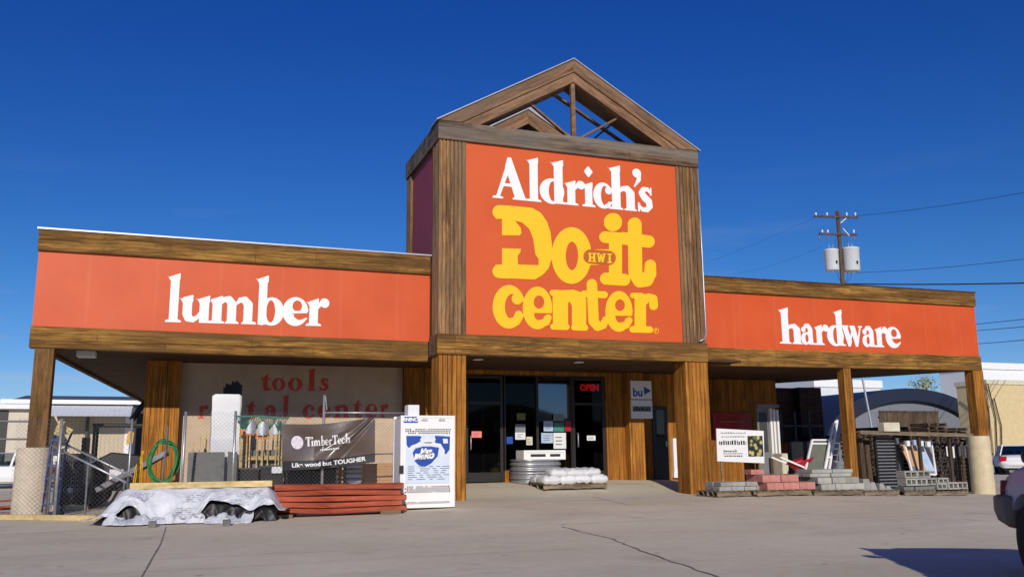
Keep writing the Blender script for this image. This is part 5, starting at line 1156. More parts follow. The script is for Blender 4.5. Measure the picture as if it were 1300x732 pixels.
# rail between the right posts
Yq=.28
rl=thing('rail_fence',(X(1170,Yq),Yq,gz(17,Yq)),'weathered wooden top rail running between the two right wing posts','fence')
MB().bar(at(1091,548.5,Yq),at(1244,552.5,Yq),.10,.11).build('rail',M['grey_wood'],rl,bevel=.008)
for px in (1168,1206): x=X(px,Yq+.1); MB().box(x-.04,x+.04,Yq+.06,Yq+.14,-.2,Z(px,553,Yq)-.02).build('post',M['brown_wood'],rl)
a=at(1118,536,Yq);b=at(1139,547.3,Yq); top('white_box',MB().box(a[0],b[0],Yq-.12,Yq+.12,b[2],a[2]),'creamp',((a[0]+b[0])/2,Yq,b[2]),'plain cream carton sitting on the wooden rail at the right','box',bevel=.006)
# louvred shutters stack
Ys=.6; x0,x1=X(1112,Ys),X(1138,Ys); z0=gz(x0,Ys); z1=Z(1125,553,Ys)
lv=thing('slatted_panel',((x0+x1)/2,Ys,z0),'dark slatted panel standing upright below the cream carton','panel')
MB().box(x0,x0+.05,Ys,Ys+.08,z0,z1).box(x1-.05,x1,Ys,Ys+.08,z0,z1).box(x0+.05,x1-.05,Ys+.06,Ys+.075,z0,z1).build('frame',M['black'],lv)
n_=17
for i in range(n_): zz=z0+.06+(z1-z0-.1)*i/(n_-1); MB().hexa([(x0+.05,Ys-.01,zz),(x1-.05,Ys-.01,zz),(x1-.05,Ys+.05,zz-.03),(x0+.05,Ys+.05,zz-.03),(x0+.05,Ys-.01,zz+.03),(x1-.05,Ys-.01,zz+.03),(x1-.05,Ys+.05,zz+.0),(x0+.05,Ys+.05,zz+.0)]).build('slat',M['midgrey'],lv)
# leaning frames
def frame(px,Y,name,mat,label,cat,panel=None,th=.05,rungs=(),extra=None,group=None):
    """px: 4 photo corners bl,br,tr,tl ; bottom at Y, top leaning back .35"""
    pts=[Vector(at(*px[0],Y)),Vector(at(*px[1],Y)),Vector(at(*px[2],Y+.35)),Vector(at(*px[3],Y+.35))]
    o=thing(name,tuple((pts[0]+pts[1])/2),label,cat,group)
    for i in (1,3): MB().bar(pts[i],pts[(i+1)%4],th,th,(0,1,0)).build('stile',M[mat],o)
    for t_ in (0,1)+tuple(rungs): MB().bar(pts[0].lerp(pts[3],t_),pts[1].lerp(pts[2],t_),th*.9,th*.9,(0,1,0)).build('rail',M[mat],o)
    if panel:
        off=Vector((0,.03,0)); MB().add([p+off for p in pts],[(0,1,2,3)]).build('infill',M[panel],o,solid=.01,recalc=False)
    return o
M['screen']=plain('green_grey_screen',rgb(104,106,96),.8,var=.1)
frame([(1022,598),(1047,598),(1056,558),(1031,558)],.9,'screen_panel','white','white-framed grey-green screen leaning behind the tall grey blocks','screen','screen',rungs=(.88,))
frame([(1046,600),(1052,600),(1063,533),(1058,537)],.85,'ladder','white','short white ladder end leaning right of the framed screen','ladder',rungs=(.3,.6))
frame([(1050,600),(1060,600),(1066,562),(1055,562)],1.3,'wire_rack','galv','grey wire rack behind the framed screen','rack',rungs=(.2,.4,.6,.8),th=.025)
frame([(1050,600),(1083,598),(1076,585),(1052,586)],1.0,'lattice_tray','galv','pale lattice tray low beside the right wing post','tray',rungs=(.15,.3,.45,.6,.75,.9),th=.03)
frame([(1158,600),(1188,602),(1182,560),(1147,560)],.55,'glazed_frame','white','white-framed pane rack leaning behind the hollow blocks','frame','midgrey',rungs=())
for i,(c_,m_) in enumerate((((1156,1164),'kraft'),((1164,1174),'paleb'),((1175,1180),'darkgrey'))):
    a=at(c_[0],598,.62);b=at(c_[1],563,.85); top('sheet',MB().hexa([(a[0]+.05,.60,a[2]),(b[0]+.05,.60,a[2]),(b[0]+.05,.63,a[2]),(a[0]+.05,.63,a[2]),(a[0]-.08,.86,b[2]),(b[0]-.08,.86,b[2]),(b[0]-.08,.89,b[2]),(a[0]-.08,.89,b[2])]),m_,(a[0],.6,a[2]),'%s sheet leaning in the white-framed rack'%['reddish-brown','pale blue','dark grey'][i],'sheet','sheets leaning in the white rack')
# wheelbarrow-like red cart and clutter
x,_=G(1010,1.2); z0=gz(x,1.2); rc=thing('red_wheelbarrow',(x,1.2,z0),'red wheelbarrow tub tipped among dark clutter behind the pink blocks','wheelbarrow')
za=Z(1015,584,1.2)
def tub(u,v): 
    a_=2*math.pi*u; r_=.13+.16*v; return (x+.15+1.5*r_*math.cos(a_),1.2+r_*math.sin(a_)*.9,za-.30+.32*v+.1*math.cos(a_)*v)
MB().grid(tub,24,6).build('tub',M['red_p'],rc,smooth=True,solid=.01)
for s_ in (-.2,.2): MB().bar(Vector(at(985,580,1.2))+Vector((0,s_,0)),Vector(at(1032,600,1.2))+Vector((0,s_,0)),.045,.045).build('handle',M['white'],rc)
MB().lathe([(0,-.04),(.15,-.04),(.18,0),(.15,.04),(0,.04)],(x+.75,1.2,z0+.18),20,'Y').build('wheel',M['tyre'],rc)
for s_ in (-.2,.2): MB().bar((x-.1,1.2+s_,z0),(x+.0,1.2+s_,za-.2),.03,.03).build('leg',M['black'],rc)
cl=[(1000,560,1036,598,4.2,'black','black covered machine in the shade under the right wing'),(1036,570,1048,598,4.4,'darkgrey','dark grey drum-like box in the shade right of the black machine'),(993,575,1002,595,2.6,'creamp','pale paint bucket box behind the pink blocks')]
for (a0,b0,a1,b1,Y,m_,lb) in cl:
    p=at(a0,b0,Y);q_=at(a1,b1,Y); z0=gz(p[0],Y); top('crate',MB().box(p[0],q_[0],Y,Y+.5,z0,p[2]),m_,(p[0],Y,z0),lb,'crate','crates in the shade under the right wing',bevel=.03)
x0,x1=X(992,5.6),X(1046,5.6)
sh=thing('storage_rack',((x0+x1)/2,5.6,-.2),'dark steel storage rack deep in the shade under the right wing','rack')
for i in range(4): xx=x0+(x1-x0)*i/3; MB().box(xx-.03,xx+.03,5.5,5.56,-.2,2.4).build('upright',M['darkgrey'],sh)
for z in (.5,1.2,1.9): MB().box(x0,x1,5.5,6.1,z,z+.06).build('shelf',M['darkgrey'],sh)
# brown things between right posts
for i,(px,top_,w_,m_) in enumerate(((1096,553,.14,'brown_wood'),(1104,556,.16,'brown_wood'),(1087,486,.14,'post'),(1143,556,.1,'steel'),(1236,556,.14,'brown_wood'))):
    Y=.7+.12*i; x=X(px,Y); z0=gz(x,Y); top('timber_post',MB().hexa([(x-w_/2,Y,z0),(x+w_/2,Y,z0),(x+w_/2,Y+.12,z0),(x-w_/2,Y+.12,z0),(x-w_/2+.03,Y+.1,Z(px,top_,Y)),(x+w_/2+.03,Y+.1,Z(px,top_,Y)),(x+w_/2+.03,Y+.22,Z(px,top_,Y)),(x-w_/2+.03,Y+.22,Z(px,top_,Y))]),m_,(x,Y,z0),['dark timber leaning just right of the inner right post','second dark timber leaning near the inner right post','tall orange timber rising behind the inner right post','steel-grey timber leaning beside the slatted panel','dark timber upright beside the right pier'][i],'timber','timbers leaning under the right wing')
a,b=at(1226,559,.75),at(1235,568,.75)
# scissor lattice gate
Yx=1.0; x0,x1=X(1184,Yx),X(1240,Yx); z0=gz(x0,Yx)+.1; z1=Z(1212,555,Yx)
sg2=thing('scissor_gate',((x0+x1)/2,Yx,z0-.1),'dark scissor lattice gate behind the hollow blocks at the right','gate')
n_=4; w_=(x1-x0)/2/n_
for i in range(n_):
    for r in range(3):
        zz0=z0+(z1-z0)*r/3; zz1=z0+(z1-z0)*(r+1)/3
        MB().bar((x0+w_*i,Yx,zz0),(x0+w_*(i+1),Yx,zz1),.03,.035,(0,1,0)).build('strap',M['darkgrey'],sg2); MB().bar((x0+w_*i,Yx+.04,zz1),(x0+w_*(i+1),Yx+.04,zz0),.03,.035,(0,1,0)).build('strap',M['darkgrey'],sg2)
for i in range(7):
    Y=1.5; xa=X(1207+i*5,Y); h_=Z(1210,random.uniform(556,564),Y); top('fence_picket',MB().box(xa-.05,xa+.05,Y,Y+.03,gz(xa,Y),h_),'brown_wood',(xa,Y,gz(xa,Y)),'brown picket leaning upright behind the scissor gate, %s from the left'%['first','second','third','fourth','fifth','sixth','seventh'][i],'picket','pickets behind the scissor gate')
for i,px in enumerate((1203,1211,1219,1226)):
    Y=.9; x=X(px,Y); zt_=Z(px,564,Y); h_=.34+.05*(i%2); top('bracket',MB().box(x-.03,x+.03,Y,Y+.02,zt_-h_,zt_).box(x-.03,x+.08,Y,Y+.02,zt_-.05,zt_-.001),'white',(x,Y,zt_-h_),'white shelf bracket hanging under the rail, %s from the left'%['first','second','third','last'][i],'bracket','white brackets hanging under the rail')
for i,(px,py) in enumerate(((1152,563),(1161,562),(1169,563),(1178,564))):
    a=at(px-2.5,py-4,.5);b=at(px+2.5,py+3,.5); top('white_parcel',MB().box(a[0],b[0],.45,.55,b[2],a[2]),'paper' if i!=1 else 'paleb',tuple(b),'small white packet on the top of the leaning white rack, %s from the left'%['first','second','third','last'][i],'packet','packets on the white rack',bevel=.01)
# ------------------------------------------------------------------ background right
Yh=44
def pt(px,py,Y): return at(px,py,Y)
hc=X(1163,Yh); hr=(X(1275,Yh)-X(1052,Yh))/2; zt_=Z(1160,487,Yh)
hut=thing('quonset_hut',(hc,Yh,0),'grey arched metal hut with a dark curved roof seen through the right wing','hut')
arc=[(hc+hr*math.cos(t),-.2+(zt_-.2)*math.sin(t)**.8) for t in np.linspace(0,math.pi,28)]
MB().prism([(hc+(x_-hc)*.86,(z_)*.84) for x_,z_ in arc],Yh+.6,Yh+.7,'Y').build('end_wall',M['hutside'],hut)
k=MB(); n_=len(arc)
for i in range(n_-1):
    (xa,za),(xb,zb_)=arc[i],arc[i+1]; ia=(hc+(xa-hc)*.85,za*.83); ib=(hc+(xb-hc)*.85,zb_*.83)
    k.hexa([(ia[0],Yh,ia[1]),(ib[0],Yh,ib[1]),(ib[0],Yh+14,ib[1]),(ia[0],Yh+14,ia[1]),(xa,Yh,za),(xb,Yh,zb_),(xb,Yh+14,zb_),(xa,Yh+14,za)])
k.build('roof',M['hutroof'],hut)
Yf=16; x0,x1=X(1120,Yf),X(1196,Yf); z1=Z(1150,522,Yf)
bf=thing('board_fence',((x0+x1)/2,Yf,0),'brown vertical board fence standing in front of the arched hut','fence')
k=MB(); n_=34
for i in range(n_): xa=x0+(x1-x0)*i/n_; k.box(xa+.004,xa+(x1-x0)/n_-.004,Yf,Yf+.03,-.2,z1+random.uniform(-.03,.03))
k.build('boards',M['brown_wood'],bf); MB().box(x0,x1,Yf+.031,Yf+.1,z1-.35,z1-.25).box(x0,x1,Yf-.05,Yf-.001,z1-.04,z1+.04).build('rail',M['brown_wood'],bf)
# gas canopy / white sheds beyond hut
def shed(px0,px1,pyt,pyb,Y,D,wm,rm,label,roofh=.25,name='shed',eave=.2):
    x0,x1=X(px0,Y),X(px1,Y); zt=Z((px0+px1)/2,pyt,Y); o=thing(name,((x0+x1)/2,Y,0),label,'building')
    MB().box(x0,x1,Y,Y+D,-.3,zt-roofh).build('wall',M[wm],o); MB().box(x0-eave,x1+eave,Y-eave,Y+D+eave,zt-roofh+.001,zt).build('roof',M[rm],o); return o
shed(1040,1125,482,560,75,12,'sidingw','roofw','white low building far behind the arched hut, seen left of it',1.0)
cb_=shed(1262,1440,484,590,33,3,'cream','creamp','cream stucco building at the right edge of the yard',.35,'stucco_building',.1)
shed(1244,1500,464,500,62,5,'roofw','roofw','long white flat-roofed building beyond the cream one',.8,'warehouse')
x=X(1288,62); 
for i,(px,top_,bt) in enumerate(((1258,487,562),(1266,487,575),(1272,505,575))):
    Y=32.8; xx=X(px,Y); MB().tube([(xx,Y,Z(px,bt,Y)),(xx+.3,Y+.05,Z(px,(top_+bt)/2,Y)),(xx-.2,Y,Z(px,top_,Y))],.05,6).build('vine',M['brown_wood'],cb_)
# tree bits behind hut
M['leaf']=plain('yellow_green_leaves',rgb(150,140,70),.8,var=.4); M['leafd']=plain('dark_leaves',rgb(70,78,44),.8,var=.4); M['bark']=plain('bark',rgb(80,66,54),.9)
def tree(px,pyt,Y,spread,label,m='leaf',n=700):
    x=X(px,Y); zt=Z(px,pyt,Y); o=thing('tree',(x,Y,0),label,'tree','trees beyond the yard')
    k=MB().tube([(x,Y,-.3),(x+.1,Y,zt*.5),(x-.05,Y,zt*.9)],.22,8,r1=.05)
    for i in range(8):
        a_=random.uniform(0,6.28); h_=random.uniform(.4,.8)*zt; k.tube([(x,Y,h_),(x+spread*.7*math.cos(a_),Y+spread*.7*math.sin(a_),h_+spread*.5)],.06,5,r1=.02)
    k.build('trunk',M['bark'],o)
    k=MB(); cl=[(random.gauss(0,.45)*spread,random.gauss(0,.45)*spread,random.uniform(.5,.97)*zt) for _ in range(14)]
    for i in range(n):
        c=random.choice(cl); p=Vector((x+c[0]+random.gauss(0,.35),Y+c[1]+random.gauss(0,.35),min(zt,c[2]+random.gauss(0,.3)))); u=Vector((random.gauss(0,1),random.gauss(0,1),random.gauss(0,1))).normalized()*.13; v=u.orthogonal().normalized()*.09
        k.add([p-u,p+v,p+u,p-v],[(0,1,2,3)])
    k.build('crown',M[m],o,recalc=False)
tree(1180,474,50,1.5,'yellow-leaved tree top showing above the arched hut')
for i,(pa_,pb2,py,Y,kind) in enumerate(((1092,1112,549,3.6,0),(1110,1134,546,5.2,1),(1132,1160,541,4.2,0),(1158,1184,543,6.0,1),(1182,1206,539,4.6,0),(1204,1232,544,5.6,1),(1030,1060,556,6.6,1))):
    x0,x1=X(pa_,Y),X(pb2,Y); z0=gz(x0,Y); z1=Z((pa_+pb2)/2,py,Y); o=thing('pallet_stack',((x0+x1)/2,Y,z0),'dark stack of old pallets behind the rail, %s'%['leftmost','second from left','left of middle','middle one','tallest right of middle','rightmost','seen left of the inner post'][i],'pallets','old pallets stacked in the yard')
    zz=z0; k=MB(); k2=MB()
    while zz<z1:
        j=random.uniform(-.04,.04); k.box(x0+j,x1+j,Y,Y+.9,zz,zz+.022)
        for q_ in (0,.5,1): k2.box(x0+j+(x1-x0-.09)*q_,x0+j+(x1-x0-.09)*q_+.09,Y+.02,Y+.88,zz+.023,zz+.115)
        zz+=.14
    k.build('decks',M['brown_wood'],o); k2.build('blocks',M['brown_wood'],o)
# light pole by the hut
Y=14; x=X(1107,Y); lp=thing('standpipe',(x,Y,-.2),'thin pale bent pole in front of the arched hut','pole'); MB().tube([(x+.1,Y,-.2),(x+.1,Y,Z(1107,540,Y)),(x-.1,Y,Z(1105,500,Y)),(x-.2,Y,Z(1102,480,Y))],.05,8).build('pipe',M['galv'],lp)
# ------------------------------------------------------------------ utility pole, wires
YP=26; px_=X(1067,YP,340); zt_=Z(1063,268,YP)
up_=thing('utility_pole',(px_,YP,0),'wooden utility pole with two crossarms and two grey transformers behind the right wing','utility pole')
M['polewood']=wood('pole_wood',rgb(46,36,30),rgb(92,72,58),rgb(122,100,82),'Z',10,2)
pb0=Vector((px_,YP,-.2)); pt0=Vector((X(1063,YP,268),YP,zt_))
pv=lambda py:(lambda z:pb0.lerp(pt0,(z+.2)/(zt_+.2)))(Z(1065,py,YP))
MB().tube([pb0,pt0],.17,14,r1=.12).build('pole',M['polewood'],up_,smooth=True)
for (xl,xr,py) in ((1034,1089,275.5),(1040,1088,297.5)):
    a=Vector(at(xl,py-1,YP-.15)); b=Vector(at(xr,py+.5,YP-.15)); MB().bar(a,b,.1,.13).build('crossarm',M['polewood'],up_)
def ins(px,py,h=.28,dn=False):
    p=at(px,py,YP-.15); s_=-1 if dn else 1
    prof=[(.02,0),(.05,.03),(.03,.07),(.07,.10),(.04,.14),(.08,.17),(.045,.21),(.0,.25)]
    MB().lathe([(r_,s_*z_) for r_,z_ in prof],tuple(p),10).build('insulator',M['steel'] if dn else M['paper'],up_,smooth=True)
for px in (1036,1050,1075,1086): ins(px,274)
for px in (1044,1051,1084): ins(px,296)
for px in (1040,1051,1084): ins(px,300,dn=True)
for (a,b) in (((1070,290),(1078,299)),((1067,283),(1074,277))): MB().bar(at(*a,YP-.2),at(*b,YP-.2),.05,.05).build('brace',M['paper'],up_)
for (pa_,pb2,py0,py1) in ((1050,1065,317,344),(1073,1091,313,343)):
    x0,x1=X(pa_,YP-.3,330),X(pb2,YP-.3,330); zc0,zc1=Z(1070,py1,YP-.3),Z(1070,py0,YP-.3); r_=(x1-x0)/2
    o=MB().lathe([(0,0),(r_*.9,0),(r_*.92,.06),(r_*.95,.08),(r_,zc1-zc0-.12),(r_*1.05,zc1-zc0-.1),(r_*1.05,zc1-zc0-.05),(r_*.8,zc1-zc0),(0,zc1-zc0+.05)],((x0+x1)/2,YP-.15,zc0),24).build('transformer',M['transf'] if 'transf' in M else M['cap'],up_,smooth=True)
    for dx in (-.15,.15): MB().tube([((x0+x1)/2+dx,YP-.2,zc1),((x0+x1)/2+dx,YP-.2,zc1+.3)],.03,6).build('bushing',M['steel'],o)
    MB().box((x0+x1)/2-.05,(x0+x1)/2+.05,YP-.15-r_*1.02-.03,YP-.15-r_*1.0,zc0+.4,zc0+.6).build('nameplate',M['ink'],o)
for off in (-.25,.35,.55): MB().tube([(px_+off,YP-.1,Z(1070,300,YP)),(px_+off*1.6,YP-.1,Z(1070,330,YP)),(px_+off*1.3,YP-.1,Z(1070,352,YP)),(px_,YP-.1,Z(1070,362,YP))],.015,5).build('drop_wire',M['black'],up_)
def wire(p0,Y0,p1,Y1,label,r_=.022,sag=.6):
    a=Vector(at(*p0,Y0));b=Vector(at(*p1,Y1)); b=a+(b-a)*1.6; pts=[]
    for i in range(25): t=i/24; q_=a.lerp(b,t); q_.z-=sag*4*t*(1-t)*.5; pts.append(q_)
    k=MB().tube(pts,r_,5,False); top('power_line',k,'wireb',tuple(a),label,'power line','overhead power lines')
M['wireb']=plain('dark_cable',rgb(30,34,48),.6)
wire((1086,274),YP,(1300,238),14,'highest power line running right from the top crossarm of the pole',.014)
wire((1086,346),YP,(1300,322),14,'middle power line running right from below the transformers',.014)
wire((1072,360),YP,(1300,356),16,'thick dark cable running right just above the right wing roof',.04,.3)
wire((1036,275),YP,(900,328),45,'faint power line dropping left from the top crossarm',.006)
wire((1044,313),YP,(960,338),45,'faint lower power line dropping left from the pole',.006)
for i,(a,b) in enumerate(((413,403.5),(420.5,413),(437,430))): wire((1200,a+1.5),60,(1300,b),34,'%s of three far power lines beside the right end of the store'%['upper','middle','lowest'][i],.03,.2)
# ------------------------------------------------------------------ background left
def lb(px0,px1,Y): return X(px0,Y),X(px1,Y)
Y=34; x0,x1=X(8,Y),X(163,Y); z_e=Z(100,512,Y)
bl=thing('metal_building',((x0+x1)/2,Y,0),'long beige metal building with a grey roof and white awning at the far left','building')
MB().box(X(33,Y),x1,Y,Y+14,-.3,z_e-.0).build('wall',M['sidingb'],bl)
MB().prism([(Y-.5,z_e),(Y+7,Z(100,503,Y+5)+.15),(Y+14.5,z_e)],x0-.4,x1+.6,'X').build('roof',M['roofg'],bl)
MB().box(x0-.4,x1+.8,Y-.62,Y-.5,z_e-.05,Z(100,508,Y)).build('fascia',M['roofw'],bl)
MB().hexa([(X(62,Y),Y-2.2,Z(100,528,Y-2)),(x1+.1,Y-2.2,Z(100,528,Y-2)),(x1+.1,Y-2.15,Z(100,528,Y-2)),(X(62,Y),Y-2.15,Z(100,528,Y-2)),(X(62,Y),Y-.65,z_e-.15),(x1+.1,Y-.65,z_e-.15),(x1+.1,Y-.6,z_e-.15),(X(62,Y),Y-.6,z_e-.15)]).build('awning',M['sidingw'],bl)
MB().box(x1-.25,x1+.0,Y-.05,Y-.001,-.3,z_e-.01).build('corner_trim',M['roofw'],bl)
MB().box(X(107,Y),X(110.5,Y),Y-.4,Y-.1,-.3,Z(108,530,Y)).build('downpipe',M['black'],bl)
M['creamw']=plain('pale_garage_wall',rgb(206,196,178),.85,var=.06)
Y=30; x0,x1=X(-60,Y),X(34,Y)
b2=thing('garage',((x0+x1)/2,Y,0),'low pale garage with a white roof left of the beige building','building')
MB().box(x0,x1,Y,Y+8,-.3,Z(20,519,Y)).build('wall',M['creamw'],b2); MB().box(x0,x1+.3,Y-.4,Y+8,Z(20,519,Y)+.001,Z(20,513,Y)).build('roof',M['roofw'],b2)
MB().box(X(-10,Y),X(6,Y),Y-.05,Y-.001,-.3,Z(3,521,Y)).build('door',M['black'],b2)
Y=40; b3=shed(164,190,512,560,40,8,'midgrey','roofw','small grey shed right of the beige metal building',.6)
MB().box(X(172,Y),X(182,Y),Y-.05,Y-.001,0,Z(177,526,Y)).build('door',M['darkgrey'],b3)
# road strip and kerb beyond the left bay
M['asphalt']=plain('asphalt_road',rgb(92,90,90),.9,var=.12,scale=2,bump=.2)
k=MB(); k.add([(-60,8,.0),(-4.2,8,.0),(-4.2,14,.0),(-60,14,.0)],[(0,1,2,3)]); 
road=MB().grid(lambda a,b:(-60+50*a,16+6*b,gz(-60+50*a,16+6*b)+.012),20,4).build('road',M['asphalt'],loc=(0,0,0)); road['kind']='structure'
# hills behind the camera, only seen mirrored in the window film
k=MB().grid(lambda a,b:(-900+1800*a,-1500-500*b,(75+22*math.sin(a*9)+12*math.sin(a*23)+8*math.sin(a*51))*math.sin(math.pi*min(1,b*.5+.0001))),70,6)
M['hill']=plain('hill_scrub',rgb(70,76,70),.95); k.build('hills',M['hill'],loc=(0,0,0),smooth=True)['kind']='structure'
# ------------------------------------------------------------------ vehicles
def car(loc,rz,paintm,label,grp='parked vehicles',L=4.5,W=1.78,H=1.48,hood=.98,sedan=False,rear_lamp=True,bump='bumper'):
    """length along +x (front), origin on ground under the centre"""
    r=thing('parked_car',(0,0,0),label,'car',grp); hw=W/2
    # body: stations along x, cross sections
    prof=[(-L/2,.38,.74,.80),(-L/2+.06,.34,.86,.90),(-L/2+.35,.32,.96,.96),(-L*.28,.30,.99,1.0),(-.2,.30,.98,1.0),(L*.2,.30,.97,1.0),(L*.30,.31,.97,.99),(L/2-.45,.36,.95,.96),(L/2-.12,.44,.89,.88),(L/2,.48,.82,.78)]
    nsec=16
    def stn(x,zb,zt,wf):
        zt=zt*hood/.98; w=hw*wf; o=[]
        pts=[(-.80,zb),(-.95,zb+.08),(-1,.55),(-.985,zt-.16),(-.93,zt-.05),(-.80,zt),(-.4,zt+.015),(0,zt+.02)]
        pts=pts+[(-a,b) for a,b in pts[-2::-1]]
        return [(x,a*w,b) for a,b in pts]
    S=[stn(*p) for p in prof]; n=len(S[0]); vs=[p for s in S for p in s]; fs=[(i*n+k,(i+1)*n+k,(i+1)*n+k+1,i*n+k+1) for i in range(len(S)-1) for k in range(n-1)]
    fs+=[(i*n+n-1,(i+1)*n+n-1,(i+1)*n,i*n) for i in range(len(S)-1)]+[tuple(range(n))[::-1],tuple((len(S)-1)*n+k for k in range(n))]
    body=MB().add(vs,fs).build('body',M[paintm],r,smooth=True); 
    # wheel arches cut
    cut=[]
    for wx in (-L*.31,L*.315):
        c=MB().lathe([(0,-W),(.40,-W),(.40,W),(0,W)],(wx,0,.33),32,'Y').build('cutter',M['black'],None,loc=(0,0,0)); cut.append(c)
        bm_=body.modifiers.new('a','BOOLEAN'); bm_.object=c; bm_.operation='DIFFERENCE'; bm_.solver='EXACT'
    dg=bpy.context.evaluated_depsgraph_get(); me=bpy.data.meshes.new_from_object(body.evaluated_get(dg)); body.modifiers.clear(); body.data=me
    for c in cut: bpy.data.objects.remove(c)
    for p in body.data.polygons: p.use_smooth=False
    body.data.shade_smooth() if False else None
    # greenhouse with openings
    xr,xf=(-L/2+.35 if not sedan else -L*.28),L*.16; zt=hood-.03; k=MB()
    base=[(xr,hw*.86),(xf+.55,hw*.84)]; roof=[(xr+.32,hw*.68),(xf-.10,hw*.68)]
    def P4(side):
        return Vector((xr,side*hw*.88,zt)),Vector((xf+.62,side*hw*.86,zt)),Vector((xf-.12,side*hw*.68,H)),Vector((xr+.28,side*hw*.68,H))
    rf=MB(); A=P4(-1);Bp=P4(1)
    rf.hexa([A[3]+Vector((-.05,0,-.05)),A[2]+Vector((.05,0,-.05)),Bp[2]+Vector((.05,0,-.05)),Bp[3]+Vector((-.05,0,-.05)),A[3]+Vector((0,.06,0)),A[2]+Vector((0,.06,0)),Bp[2]+Vector((0,-.06,0)),Bp[3]+Vector((0,-.06,0))]).build('roof',M[paintm],r,bevel=.02,seg=2)
    for Q in (A,Bp):
        for (a,b,w_) in ((Q[0],Q[3],.12),(Q[1],Q[2],.07),(Q[0].lerp(Q[1],.36),Q[3].lerp(Q[2],.36),.08),(Q[0].lerp(Q[1],.66),Q[3].lerp(Q[2],.75),.06)):
            MB().bar(a,b,.05,w_,(1,0,0)).build('pillar',M[paintm],r)
        MB().add([Q[0],Q[1],Q[2],Q[3]],[(0,1,2,3)]).build('side_window',M['carglass'],r,recalc=False)
    MB().add([A[0],Bp[0],Bp[3],A[3]],[(0,1,2,3)]).build('rear_window',M['carglass'],r,recalc=False); MB().add([A[1],Bp[1],Bp[2],A[2]],[(0,1,2,3)]).build('windscreen',M['carglass'],r,recalc=False)
    for s_ in (-1,1):
        MB().hexa([(-L*.1+.0,s_*hw*.3-.22,.4),(-L*.1+.5,s_*hw*.3-.22,.4),(-L*.1+.5,s_*hw*.3+.22,.4),(-L*.1,s_*hw*.3+.22,.4),(-L*.1-.1,s_*hw*.3-.2,1.15),(-L*.1+.05,s_*hw*.3-.2,1.15),(-L*.1+.05,s_*hw*.3+.2,1.15),(-L*.1-.1,s_*hw*.3+.2,1.15)]).build('seat',M['darkgrey'],r,bevel=.04)
    for sx_ in (-1,1):
        path=[(L/2-.52,1.0),(L/2-.30,.985),(L/2-.12,.93),(L/2-.01,.83),(L/2+.05,.6),(L/2+.075,.3),(L/2+.08,0)]
        path=[(sx_*a,b*hw) for a,b in path]; path=path+[(a,-b) for a,b in path[-2::-1]]
        sec=[(0,.69),(.03,.67),(.035,.56),(.01,.47),(-.06,.42),(-.10,.42),(-.10,.70)]; vs=[];m_=len(sec)
        for i_,(a,b) in enumerate(path):
            p0=Vector(path[max(0,i_-1)]);p1=Vector(path[min(len(path)-1,i_+1)]); d_=(p1-p0).normalized(); nn=Vector((-d_.y,d_.x))
            if nn.dot(Vector((a,b*1.5)))<0: nn=-nn
            vs+=[(a+nn.x*o_,b+nn.y*o_,z_) for o_,z_ in sec]
        fs=[(i_*m_+k_,(i_+1)*m_+k_,(i_+1)*m_+(k_+1)%m_,i_*m_+(k_+1)%m_) for i_ in range(len(path)-1) for k_ in range(m_)]+[tuple(range(m_)),tuple((len(path)-1)*m_+k_ for k_ in range(m_))]
        MB().add(vs,fs).build('bumper',M[bump],r,smooth=True)
    for s_ in (-1,1):
        MB().hexa([(-L/2-.0,s_*hw*.98-.03*s_,.66),(-L/2+.20,s_*hw*.985+.004*s_,.68),(-L/2+.2,s_*hw*.8,.68),(-L/2-.03,s_*hw*.62,.68),(-L/2-.01,s_*hw*.97-.03*s_,.93),(-L/2+.22,s_*hw*.975+.004*s_,.93),(-L/2+.2,s_*hw*.8,.93),(-L/2-.03,s_*hw*.58,.93)]).build('tail_light',M['taillight'],r)
        MB().hexa([(L/2-.24,s_*(hw*.945),.70),(L/2+.0,s_*hw*.80,.70),(L/2+.02,s_*hw*.55,.70),(L/2-.3,s_*hw*.6,.70),(L/2-.24,s_*(hw*.93),.82),(L/2-.01,s_*hw*.79,.82),(L/2+.01,s_*hw*.55,.82),(L/2-.3,s_*hw*.6,.82)]).build('headlight',M['amber'],r)
        MB().lathe([(0,-.08),(.045,-.07),(.055,0),(.045,.07),(0,.08)],(xf+.18,s_*(hw+.09),hood+.05),14,'Y').build('mirror',M['black'],r,smooth=True)
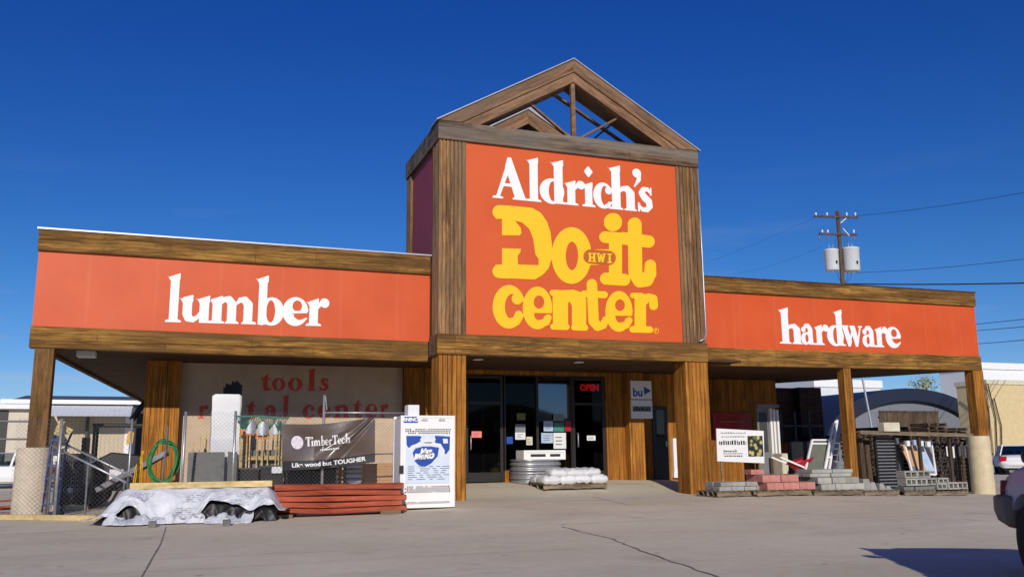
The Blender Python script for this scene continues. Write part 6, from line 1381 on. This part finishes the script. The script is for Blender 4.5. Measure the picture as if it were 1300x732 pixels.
        for wx in (-L*.31,L*.315):
            wh=MB().lathe([(.19,-.11),(.29,-.11),(.33,-.07),(.335,0),(.33,.07),(.29,.11),(.19,.11)],(wx,s_*(hw-.14),.335),28,'Y').build('wheel',M['tyre'],r,smooth=True)
            MB().lathe([(0,-.05),(.06,-.06),(.17,-.05),(.19,-.09),(.20,.09),(0,.05)],(wx,s_*(hw-.14),.335),20,'Y').build('rim',M['galv'],wh)
            MB().lathe([(.0,-.1),(.40,-.1),(.41,.1),(0,.1)],(wx,s_*(hw-.36),.36),20,'Y').build('wheel_well',M['black'],r)
    MB().box(-L/2+.2,L/2-.2,-hw*.75,hw*.75,.24,.32).build('underbody',M['black'],r)
    r.location=loc; r.rotation_euler=(0,0,rz); return r
q=NT('car_window_glass'); gl=q.n('ShaderNodeBsdfGlossy'); gl.inputs['Roughness'].default_value=.02; tr=q.n('ShaderNodeBsdfTransparent'); tr.inputs[0].default_value=(.55,.6,.6,1); ms=q.n('ShaderNodeMixShader'); fr=q.n('ShaderNodeFresnel'); fr.inputs[0].default_value=1.45
q.l(fr.outputs[0],ms.inputs[0]); q.l(tr.outputs[0],ms.inputs[1]); q.l(gl.outputs[0],ms.inputs[2]); q.l(ms.outputs[0],q.t.nodes['Material Output'].inputs[0]); M['carglass']=q.m
az=R(62) ; cl_=Vector((6.88,-13.78,0)); fwd=Vector((math.cos(az),math.sin(az),0)); lft=Vector((-fwd.y,fwd.x,0))
cc_=cl_-fwd*2.25-lft*.89
car((cc_.x,cc_.y,gz(cc_.x,cc_.y)),az,'carlav','lavender-grey car at the lower right corner, mostly out of the picture')
p=at(1274,603,9.0)
car((X(1287,15),15,gz(X(1287,15),15)),R(46),'carwhite','white car with red tail lights parked before the cream building','parked vehicles',bump='white')
car((X(-2,20),20,gz(X(-2,20),20)-.1),R(172),'carwhite','white car with dark windows at the left edge beyond the rail fence','parked vehicles')
for k_,a_ in (('red_lumber',.32),('block',.22),('pinkblock',.2),('sack',.25),('bag',.08),('grey_wood',.25),('brown_wood',.3),('slab',.15),('lumber',.12)): vary(k_,a_)
